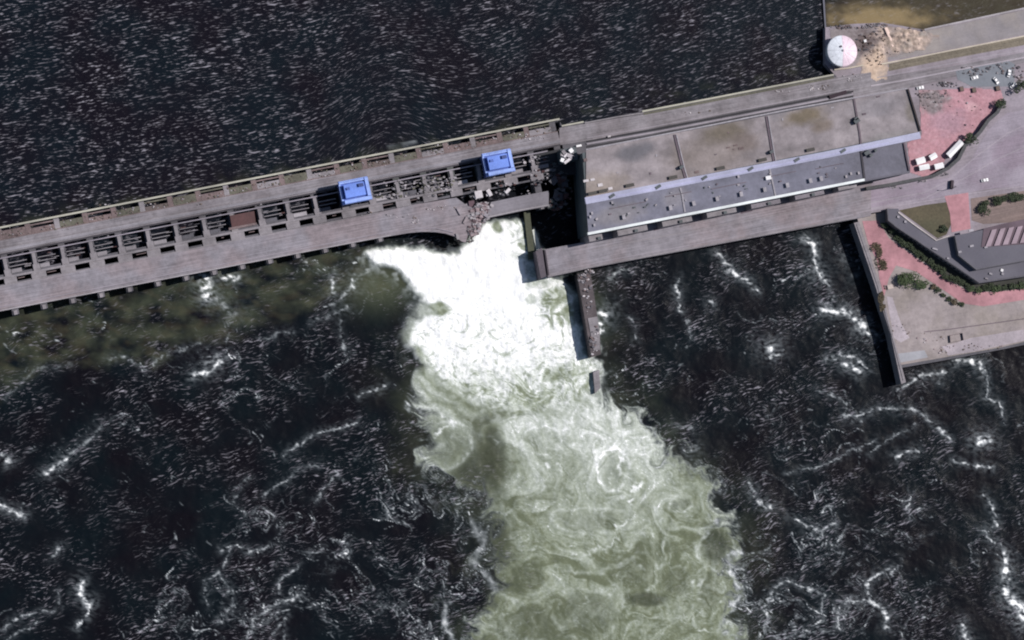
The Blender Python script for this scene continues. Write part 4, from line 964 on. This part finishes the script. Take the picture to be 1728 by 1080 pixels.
# round tank with twelve roof segments
tk = thing('round_tank', 'round tank with pale segmented roof, bluish left half and pink right half', 'tank', (*U(1419, 89, 12), ZG))
tc_ = U(1421, 86, 17)
cyl('tank_shell', tc_, 8.9, 8.9, ZG, 17, white, tk, n=36)
for i in range(12):
    a0, a1 = 2*math.pi*i/12+.006, 2*math.pi*(i+1)/12-.006; V = []; q = 5
    for z, r in ((17.01, 9.5), (17.3, 9.2), (18.3, 4.7), (18.9, .5)):
        for j in range(q): a = a0+(a1-a0)*j/(q-1); V.append((tc_[0]+r*math.cos(a), tc_[1]+r*math.sin(a), z+(.05*math.sin(math.pi*j/(q-1)) if r < 8.8 else 0)))
    F = [(k_*q+j, k_*q+j+1, (k_+1)*q+j+1, (k_+1)*q+j) for k_ in range(3) for j in range(q-1)]
    F.append(tuple(range(q))[::-1] + (q*3, ) if False else tuple(range(q)))
    mid = (a0+a1)/2
    mk('roof_segment', V, F, tank_p if math.cos(mid) > -.05 else tank_w, tk)
cyl('roof_cap', tc_, .8, .5, 18.7, 19.5, joint_lt, tk)
obox('roof_hatch', (tc_[0]-1.2, tc_[1]+2.4), 1.2, 1.2, 18.3, 19.2, .4, joint, tk)

# thin wall between reservoir and the olive shallows
tag(pathstrip('divider_wall', [(1388, -60), (1390, 0), (1394, 60), (1396, 112)], 1.0, -4, 8.0, surf('thin_wall', (.13, .13, .16))), 'thin straight wall running into the reservoir at the top right', 'wall')
# --- red plaza and its edge
def plaza_cols(px, py):
    f = fbm(px/7, py/6, 4, 631); f2 = fbm(px/24, py/18, 3, 635)
    g = sst(1.3, .5, np.hypot((px-1570)/34, (py-168)/22)+.6*f2)
    pale = sst(1.1, .3, np.hypot((px-1640)/14, (py-180)/9)+.5*f); mau = sst(1.2, .3, np.hypot((px-1600)/40, (py-205)/26)+.7*f2)
    return lerp_cols(px, py, (.40, .21, .24), [(.6*sst(-.1, .4, f2), (.43, .245, .28)), (.55*mau, (.33, .225, .275)), (.6*pale, (.62, .40, .42)), (.35*sst(.15, .5, f), (.50, .34, .36)), (.92*g, (.19, .165, .17)), (.6*g*sst(.1, .4, f), (.36, .34, .35)), (.7*g*sst(.1, .4, -f), (.07, .06, .06))])
stain_sheet('plaza', (1528, 144, 1698, 302), ZG+.14, plaza_cols,
            lambda x, y: -sd_poly([(1550, 152), (1600, 150), (1640, 147), (1690, 152), (1694, 168), (1672, 196), (1650, 220), (1628, 238), (1600, 262), (1586, 288), (1560, 300), (1536, 292), (1530, 240), (1554, 228)], x, y), 'pinkish red paved plaza beside the powerhouse end')
rubble('plaza_rubble', [(1570, 170, 24, 15), (1560, 158, 18, 8), (1592, 158, 12, 8), (1640, 190, 40, 30)], 90, 1.1, ZG+.15, [concrete_dk, concrete, surf('grey_rub', (.13, .11, .11)), rust_lt], 'grey rubble scattered on the plaza near the brown roof')
rubble('car_park_litter', [(1640, 120, 26, 8), (1690, 115, 26, 10), (1600, 142, 30, 4), (1718, 122, 10, 14)], 130, 1.6, ZG+.12, [concrete_dk, concrete, surf('lit_dark', (.08, .07, .08)), concrete_lt, rust_lt], 'dark and pale litter strewn over the car park', hmax=.5)
sheet('car_park', [(1612, 118), (1700, 102), (1712, 108), (1712, 146), (1640, 146), (1616, 134)], ZG, .09, surf('car_park_blue', (.20, .215, .245), small=.1), 'blue grey car park above the red plaza')
tag(pathstrip('retaining_wall', [(1695, 170), (1683, 190), (1668, 203), (1655, 222), (1640, 238), (1630, 244), (1618, 268), (1600, 284), (1575, 297), (1545, 303), (1500, 312), (1462, 318)], 2.0, ZG, ZG+3.4, surf('retain_dark', (.075, .075, .08), small=.4)), 'curving dark retaining wall between the red plaza and the yard road', 'wall')
rubble('wall_foot_rubble', [(1500, 316, 30, 3), (1545, 306, 20, 3), (1590, 292, 10, 5)], 110, 1.1, ZG+.05, [concrete_lt, concrete_dk, concrete], 'pale stones at the foot of the curving wall')
def shed(px, py, l, w, a, h_, label, grp='white sheds by the curving wall'):
    c = U(px, py, ZG+h_); t = thing('white_shed', label, 'shed', (c[0], c[1], ZG), grp)
    obox('shed_walls', c, l, w, ZG, ZG+h_-.3, a, concrete_lt, t)
    V, F = [], []; ca, sa = math.cos(a), math.sin(a)
    pts = [(-l/2-.3, -w/2-.3, h_-.3), (l/2+.3, -w/2-.3, h_-.3), (l/2+.3, w/2+.3, h_-.3), (-l/2-.3, w/2+.3, h_-.3), (-l/2-.3, 0, h_+.4), (l/2+.3, 0, h_+.4)]
    V = [(c[0]+x*ca-y*sa, c[1]+x*sa+y*ca, ZG+z) for x, y, z in pts]
    mk('shed_roof', V, [(0, 1, 5, 4), (3, 4, 5, 2), (0, 4, 3), (1, 2, 5), (0, 3, 2, 1)], white, t)
    obox('shed_door', (c[0]-sa*0+ca*(l/2+.02), c[1]+sa*(l/2+.02)), .1, 1.4, ZG, ZG+2.1, a, wall_dk, t)
shed(1612, 251, 12.0, 3.2, .78, 3.2, 'long white roofed shed tilted along the curving wall, longest of them')
shed(1585, 280, 5.2, 2.8, .25, 3.0, 'white shed at the lower right of the shed cluster')
shed(1575, 264, 4.2, 2.8, .5, 3.0, 'white shed at the top of the shed cluster')
shed(1554, 271, 5.2, 3.2, .3, 3.0, 'white shed at the upper left of the shed cluster')
shed(1560, 282, 6.0, 2.6, .2, 2.9, 'low pinkish white shed at the lower left of the cluster')
# --- cars
def make_car():
    t = thing('parked_car', '', 'car', (0, 0, 0), 'cars around the car park')
    def pf(name, prof, w, mat, par):
        n = len(prof); V = [(x, -w/2, z) for x, z in prof]+[(x, w/2, z) for x, z in prof]
        F = [tuple(range(n)), tuple(range(n, 2*n))[::-1]]+[(i, (i+1) % n, n+(i+1) % n, n+i) for i in range(n)]
        return mk(name, V, F, mat, par)
    b = pf('body', [(-2.2, .35), (2.2, .35), (2.25, .8), (1.3, .95), (-1.9, .98), (-2.25, .8)], 1.8, white, t)
    pf('cabin', [(-1.7, .98), (1.0, .96), (.4, 1.45), (-1.2, 1.48)], 1.6, glass, t)
    pf('roof', [(-1.2, 1.481), (.4, 1.451), (.35, 1.52), (-1.1, 1.54)], 1.5, white, t)
    for sx in (-1.35, 1.35):
        for sy in (-.86, .86):
            V = [(sx+.34*math.cos(a*math.pi/5), sy+d, .34+.34*math.sin(a*math.pi/5)) for d in (-.1, .1) for a in range(10)]
            mk('wheel', V, [tuple(range(10)), tuple(range(10, 20))[::-1]]+[(i, (i+1) % 10, 10+(i+1) % 10, 10+i) for i in range(10)], tyre, t)
    return t
car = make_car()
for i, (px, py, a, lab) in enumerate([(1645, 131, .3, 'white car parked at the left part of the car park'), (1681, 136, -.9, 'bright white car in the middle of the car park'), (1703, 124, 1.3, 'white car at the right rim of the car park'), (1710, 144, .7, 'white car below the car park rim near the tree'), (1553, 148, .2, 'white car by the plaza corner beside the rubble patch'), (1662, 304, .2, 'pale car standing alone on the yard road')]):
    o = car if i == 0 else copy_tree(car)
    x, y = U(px, py, ZG+1); o.location = (x, y, ZG+.13); o.rotation_euler = (0, 0, a); o['label'] = lab
# --- vegetation
def leafclump(name, mat, n, rx, ry, rz, seed, leaf=.55):
    r = random.Random(seed); V, F = [], []
    lobes = [(r.uniform(-.6, .6)*rx, r.uniform(-.6, .6)*ry, r.uniform(-.1, .5)*rz, r.uniform(.35, .6)) for _ in range(7)]
    for _ in range(n):
        cx, cy, cz, s = r.choice(lobes)
        th, ph_ = r.uniform(0, 6.283), math.acos(r.uniform(-1, 1)); q = r.uniform(.6, 1.05)
        x = cx+s*rx*q*math.sin(ph_)*math.cos(th); y = cy+s*ry*q*math.sin(ph_)*math.sin(th); z = rz+cz+s*rz*q*math.cos(ph_)
        u = Vector((r.gauss(0, 1), r.gauss(0, 1), r.gauss(0, .5))).normalized()*leaf*r.uniform(.5, 1)
        w = u.cross(Vector((r.gauss(0, .5), r.gauss(0, .5), 1))).normalized()*leaf*r.uniform(.4, .7)
        b = len(V); p = Vector((x, y, max(z, .1)))
        V += [tuple(p-u), tuple(p+w), tuple(p+u), tuple(p-w)]; F.append((b, b+1, b+2, b+3))
    me = bpy.data.meshes.new(name); me.from_pydata(V, [], F); me.materials.append(mat); return me
protos = {}
def plant(name, px, py, z, rx, ry, rz, mat, label, cat, seed, grp=None, trunk=True, n=420):
    rx *= MPP; ry *= MPP
    c = U(px, py, z+rz); t = thing(name, label, cat, (c[0], c[1], z), grp)
    cr = bpy.data.objects.new('crown' if trunk else 'foliage', leafclump(name, mat, n, rx, ry, rz, seed)); C.objects.link(cr); cr.parent = t
    if trunk:
        V = [(c[0]+r*math.cos(i*math.pi/3), c[1]+r*math.sin(i*math.pi/3), zz) for r, zz in ((.22, z-.05), (.12, z+rz*1.3)) for i in range(6)]
        mk('trunk', V, [tuple(range(6))[::-1], tuple(range(6, 12))]+[(i, (i+1) % 6, 6+(i+1) % 6, 6+i) for i in range(6)], bark, t)
    return t
Q = 9.32
plant('tree', 1640, 233, ZG, 15, 10, 3.0, leaf_dk, 'small dark tree at the upper end of the curving wall', 'tree', 1)
plant('tree', 1722, 146, ZG, 14, 13, 3.5, leaf_dk, 'dark tree at the right edge below the car park', 'tree', 2)
plant('tree', 1688, 174, ZG, 14, 9, 2.6, leaf_dk, 'low dark tree at the right tip of the red plaza', 'tree', 3)
for i, (x, y, rx, ry, lab) in enumerate([(1657, 350, 14, 14, 'dark green shrub right of the pink path'), (1690, 338, 20, 10, 'dark green hedge left of the pair at the right edge'), (1722, 334, 20, 12, 'dark green hedge cut by the right edge of the picture')]):
    plant('bush', x, y, ZG, rx, ry, 1.8, leaf_dk, lab, 'bush', 10+i, trunk=False, n=700)
plant('bush', 1532, 471, Q, 22, 17, 2.2, leaf_md, 'large round green bush inside the bend of the pink path', 'bush', 20, trunk=False, n=1300)
plant('bush', 1555, 479, Q, 16, 10, 1.6, leaf_md, 'smaller green bush touching the large round one', 'bush', 21, trunk=False, n=500)
trail = [(1572, 484), (1582, 490), (1592, 496), (1603, 503), (1613, 509), (1622, 513)]
for i, (x, y, rx, ry, lab) in enumerate([(1478, 420, 11, 15, 'brownish shrub patch, uppermost along the quay wall'), (1488, 445, 12, 14, 'brownish shrub patch, second down along the quay wall'), (1487, 500, 6, 14, 'thin brownish shrub near the quay wall, third down'), (1490, 520, 6, 9, 'tiny brownish shrub near the quay wall, lowest one')]):
    plant('shrub', x, y, Q, rx, ry, .7, leaf_br, lab, 'shrub', 40+i, 'brownish shrubs along the quay wall', False, 360)
hp = [(1494, 384), (1512, 400), (1560, 436), (1606, 470), (1640, 487), (1680, 486), (1735, 478)]
hs = []
for a, b in zip(hp, hp[1:]):
    n_ = max(1, int(math.dist(a, b)/8.5))
    for q in range(n_): hs.append((a[0]+(b[0]-a[0])*q/n_, a[1]+(b[1]-a[1])*q/n_))
def hedge(name, pts, z, rx, ry, rz, mats, label, n, seed):
    r = random.Random(seed); c0 = U(*pts[len(pts)//2], z); t = thing(name, label, 'hedge', (c0[0], c0[1], z))
    V, F, MI = [], [], []
    for i, (x, y) in enumerate(pts):
        f_ = r.uniform(.7, 1.35); c = U(x+r.uniform(-2, 2), y+r.uniform(-2, 2), z+rz)
        me = leafclump('tmp', mats[0], n, rx*MPP*f_, ry*MPP*f_, rz*f_, seed+i)
        b = len(V); V += [(v.co.x+c[0], v.co.y+c[1], v.co.z+z) for v in me.vertices]
        F += [tuple(b+k for k in p.vertices) for p in me.polygons]; MI += [r.randrange(len(mats))]*len(me.polygons)
        bpy.data.meshes.remove(me)
    v0 = t.location; me = bpy.data.meshes.new('foliage'); me.from_pydata([(x-v0.x, y-v0.y, z_-v0.z) for x, y, z_ in V], [], F)
    for m in mats: me.materials.append(m)
    me.polygons.foreach_set('material_index', MI)
    o = bpy.data.objects.new('foliage', me); C.objects.link(o); o.parent = t
hedge('hedge', [p for p in hs if p[0] < 1640], Q, 6.8, 6, 1.2, [leaf_dk], 'dark diagonal hedge between the office building and the pink path', 190, 300)
hedge('hedge', [p for p in hs if p[0] >= 1640], Q, 7.5, 7, 1.2, [leaf_dk, leaf_md], 'dark hedge along the lower front of the office building at the right edge', 190, 400)
sheet('hedge_shade_soil', [(1486, 376), (1500, 376), (1640, 470), (1750, 468), (1750, 485), (1680, 492), (1638, 491), (1600, 471), (1530, 420), (1500, 398)], 9.3, .03, surf('soil_painted_shade', (.035, .035, .03), small=.3), 'soil under the hedge, darkened with painted shade')  # soil colour darkened to carry the building's shadow band
plant('bush', 1592, 385, ZG, 10, 7, 1.4, leaf_dk, 'dark bush in the lower corner of the grass triangle', 'bush', 90, trunk=False, n=350)
hedge('hedge', trail, Q, 6.5, 5, .8, [leaf_dk, leaf_br], 'thin ragged hedge trailing from the round green bush along the path', 150, 500)
# --- grass triangle, paths
sheet('grass_plot', [(1517, 355), (1560, 346), (1598, 341), (1606, 376), (1597, 396), (1582, 402)], ZG, .09, grass_m, 'olive brown triangular grass plot')
sheet('pink_path', [(1594, 331), (1634, 325), (1638, 386), (1606, 392), (1603, 360)], ZG, .12, surf('pink_path', (.42, .21, .235), small=.2, big=.25, grain=.4), 'pink paved path leading down from the yard road')
sheet('dirt_verge', [(1638, 335), (1728, 322), (1800, 310), (1800, 372), (1728, 374), (1660, 378), (1640, 372)], ZG, .06, surf('brown_verge', (.20, .15, .14), small=.2, streak=.25), 'brown verge with hedges at the right edge')
sheet('pink_path', [(1455, 373), (1482, 372), (1500, 402), (1530, 424), (1570, 452), (1600, 473), (1635, 492), (1680, 493), (1728, 487), (1900, 452), (1900, 470), (1728, 506), (1660, 517), (1625, 512), (1590, 488), (1545, 458), (1512, 448), (1500, 470), (1492, 500), (1484, 470), (1480, 440), (1465, 410)], 9.3, .06, surf('pink_path', (0, 0, 0)), 'pink paved path winding along the quay yard')
sheet('pale_slab', [(1514, 597), (1560, 591), (1566, 603), (1519, 612)], 9.3, .05, pave_lt, 'pale bluish slab at the corner of the quay')
sheet('bright_dirt', [(1496, 500), (1506, 502), (1520, 545), (1535, 570), (1520, 578), (1508, 570)], 9.3, .04, surf('pale_dirt', (.40, .35, .38), small=.2), 'pale worn dirt along the quay edge')
sheet('bright_dirt', [(1590, 585), (1640, 570), (1728, 556), (1728, 575), (1640, 594), (1600, 600)], 9.3, .045, surf('pale_dirt', (0, 0, 0)), 'pale worn strip at the quay front')
tag(pathstrip('kerb_line', [(1560, 560), (1600, 556), (1650, 549), (1728, 538), (1800, 524)], .5, 9.32, 9.45, joint), None, None, None, 'structure')
fe = thing('fence', 'small square fenced pen on the quay yard', 'fence', (*U(1612, 572, 9.3), 9.3))
for a, b in (((1603, 566), (1604, 578)), ((1603, 566), (1624, 562)), ((1624, 562), (1626, 574)), ((1604, 578), (1626, 574))):
    pathstrip('fence_panel', [a, b], .15, 9.32, 10.6, joint, fe)
rubble('quay_litter', [(1590, 588, 14, 10), (1575, 570, 30, 10), (1650, 585, 50, 6), (1498, 485, 8, 5), (1520, 555, 20, 16)], 130, .9, 9.33, [concrete_lt, surf('pinky', (.35, .27, .28)), soil], 'pale litter scattered over the quay yard')
tag(obox('white_box', U(1502, 484, 10), 3.4, 2.6, 9.3, 10.4, .2, surf('pale_tan', (.5, .42, .38))), 'pale tan box on the quay between path and shrubs', 'box')
# quay walls
qw = thing('quay_wall', 'long grey quay wall running down to a point in the water', 'wall', (*U(1485, 500, 9), 0))
pprism('wall_body', [(1441, 376), (1450, 374), (1484, 478), (1511, 580), (1520, 612), (1529, 645), (1521, 648), (1503, 565), (1476, 479)], -4, 9.5, concrete, qw)
pathstrip('coping', [(1446, 378), (1481, 480), (1508, 575), (1525, 642)], .7, 9.503, 9.8, concrete, qw)
fw2 = thing('quay_front_wall', 'grey front wall of the quay above the dark basin', 'wall', (*U(1620, 600, 9), 0))
pprism('wall_body', [(1519, 616), (1600, 602), (1690, 586), (1728, 577), (2400, 438), (2400, 444), (1728, 582), (1690, 590), (1600, 607), (1520, 621)], -4, 9.45, concrete_dk, fw2)

# --- office building with two roof levels
ob = thing('office_building', 'angular office building with dark grey flat roofs on two levels', 'building', (*U(1650, 430, 12), 9.3))
ZA, ZB = 15.0, 18.4
pA = [(1497, 352), (1516, 352), (1518, 361), (1582, 406), (1606, 398), (1728, 380), (1900, 340), (1900, 440), (1728, 467), (1652, 478), (1600, 443), (1512, 384), (1498, 372)]
pprism('lower_walls', pA, 4, ZA-.2, surf('office_wall', (.16, .15, .16)), ob, zr=ZA)
pprism('lower_roof', pA, ZA-.197, ZA, roof_dark, ob)
pB = [(1611, 398), (1658, 388), (1728, 374), (1900, 335), (1900, 400), (1728, 441), (1648, 455.5), (1617, 431)]
pprism('upper_walls', pB, ZA+.003, ZB-.2, surf('office_wall', (0, 0, 0)), ob, zr=ZB)
pprism('upper_roof', pB, ZB-.197, ZB, roof_dark, ob)
pathstrip('parapet', [(1497.5, 354), (1499, 371.5), (1513, 383), (1601, 441.5), (1652, 476), (1728, 465.5), (1800, 453)], .5, ZA+.003, ZA+.35, concrete_dk, ob)
pathstrip('parapet', [(1612, 399), (1618, 431), (1648, 455), (1728, 440.5), (1800, 426)], .5, ZB+.003, ZB+.35, concrete_dk, ob)
pathstrip('pale_coping', [(1516, 358), (1540, 377), (1580, 405.5), (1602, 398)], .7, ZA+.003, ZA+.5, surf('pale_coping', (.5, .45, .44)), ob)
roofc = surf('rooflight_frame', (.34, .26, .30), small=.1)
sk = pprism('rooflight_bed', [(1660, 386), (1690, 378), (1728, 370), (1900, 335), (1900, 370), (1728, 412), (1656, 417)], ZB+.003, ZB+.25, surf('rooflight_bed', (.12, .085, .105)), ob)
for i in range(9):
    x = 1664+i*14.5
    pprism('rooflight', [(x+10, 388-i*1.7), (x+18.5, 386-i*1.7), (x+8, 415.5-i*1.6), (x-1, 416.5-i*1.6)], ZB+.253, ZB+.9, roofc, ob)
for x, y, w, h_, m in ((1640, 415, 2.4, 1.2, joint_lt), (1664, 417, 2, 1, joint_lt), (1620, 425, 2, 1.2, joint_lt), (1675, 398, 1.5, 1.5, joint), (1639, 389, 3, 1.4, joint_lt)):
    obox('roof_vent', U(x, y, ZB+.8), w, h_, ZB+.003, ZB+.8, ang, m, ob)
for x, y, w, h_, m in ((1578, 420, 3.4, 1.0, joint_lt), (1691, 456, 1.6, 1.6, white), (1692, 462, 1.4, 1.4, joint_lt), (1672, 462, 2, 1, joint_lt), (1600, 436, 1.5, 1, joint_lt), (1665, 470, 2, .8, concrete), (1528, 374, 1.4, 1.4, joint_lt), (1516, 366, 1.4, 1.2, joint_lt)):
    obox('roof_vent', U(x, y, ZA+.8), w, h_, ZA+.003, ZA+.8, ang-.5, m, ob)
# windows on the office SW and S facades
P0, P1 = Vector(U(1514, 385.5, ZA)), Vector(U(1652, 478, ZA))
dd = (P1-P0); Ln = dd.length; dd.normalize(); nn = Vector((dd.y, -dd.x))
for k_ in range(int(Ln/3.2)):
    c = P0+dd*(1.8+3.2*k_)+nn*.05
    if nn.dot(Vector((-1, -1))) < 0: c = P0+dd*(1.8+3.2*k_)-nn*.05
    obox('window', tuple(c), 1.6, .12, 11.0, 13.2, math.atan2(dd.y, dd.x), glass, ob)
# --- lamp post on the road
def lamp(px, py, h_, label):
    c = U(px, py, ZG); t = thing('street_lamp', label, 'lamp post', (c[0], c[1], ZG), 'lamp posts')
    dk = surf('lamp_dark', (.04, .03, .035))
    cyl('base', c, .6, .45, ZG, ZG+.9, dk, t); cyl('pole', c, .22, .13, ZG+.9, ZG+h_, dk, t, n=8)
    obox('arm', (c[0]-1.1, c[1]+.2), 2.4, .2, ZG+h_-.2, ZG+h_, 0, dk, t); obox('lamp_head', (c[0]-2.2, c[1]+.2), 1.1, .5, ZG+h_-.35, ZG+h_-.21, 0, dk, t)
lamp(1606, 318, 8, 'dark lamp post on the yard road above the pink path')
tag(obox('pole_shadow_box', U(1607, 311, ZG+2), 1.6, 5.0, ZG, ZG+2.2, -.12, surf('pole_shadow_dark', (.05, .035, .045))), 'narrow dark box standing for a pole shadow on the yard road above the pink path', 'shadow_mark')  # low dark box added as the pole's shadow mark
for k_, (x, y) in enumerate(((1623, 150), (1644, 152), (1684, 149))):
    t = thing('planter', ['dark planter leftmost on the top edge of the red plaza', 'dark planter second on the top edge of the red plaza', 'dark planter rightmost on the top edge of the red plaza'][k_], 'planter', (*U(x, y, ZG), ZG), 'planters along the red plaza')
    c = U(x, y, ZG+1.2); obox('trough', c, 2.6, 3.0, ZG+.13, ZG+1.2, .2, surf('trough', (.05, .035, .045)), t)
    obox('soil_bed', c, 2.1, 2.5, ZG+1.203, ZG+1.3, .2, soil, t)
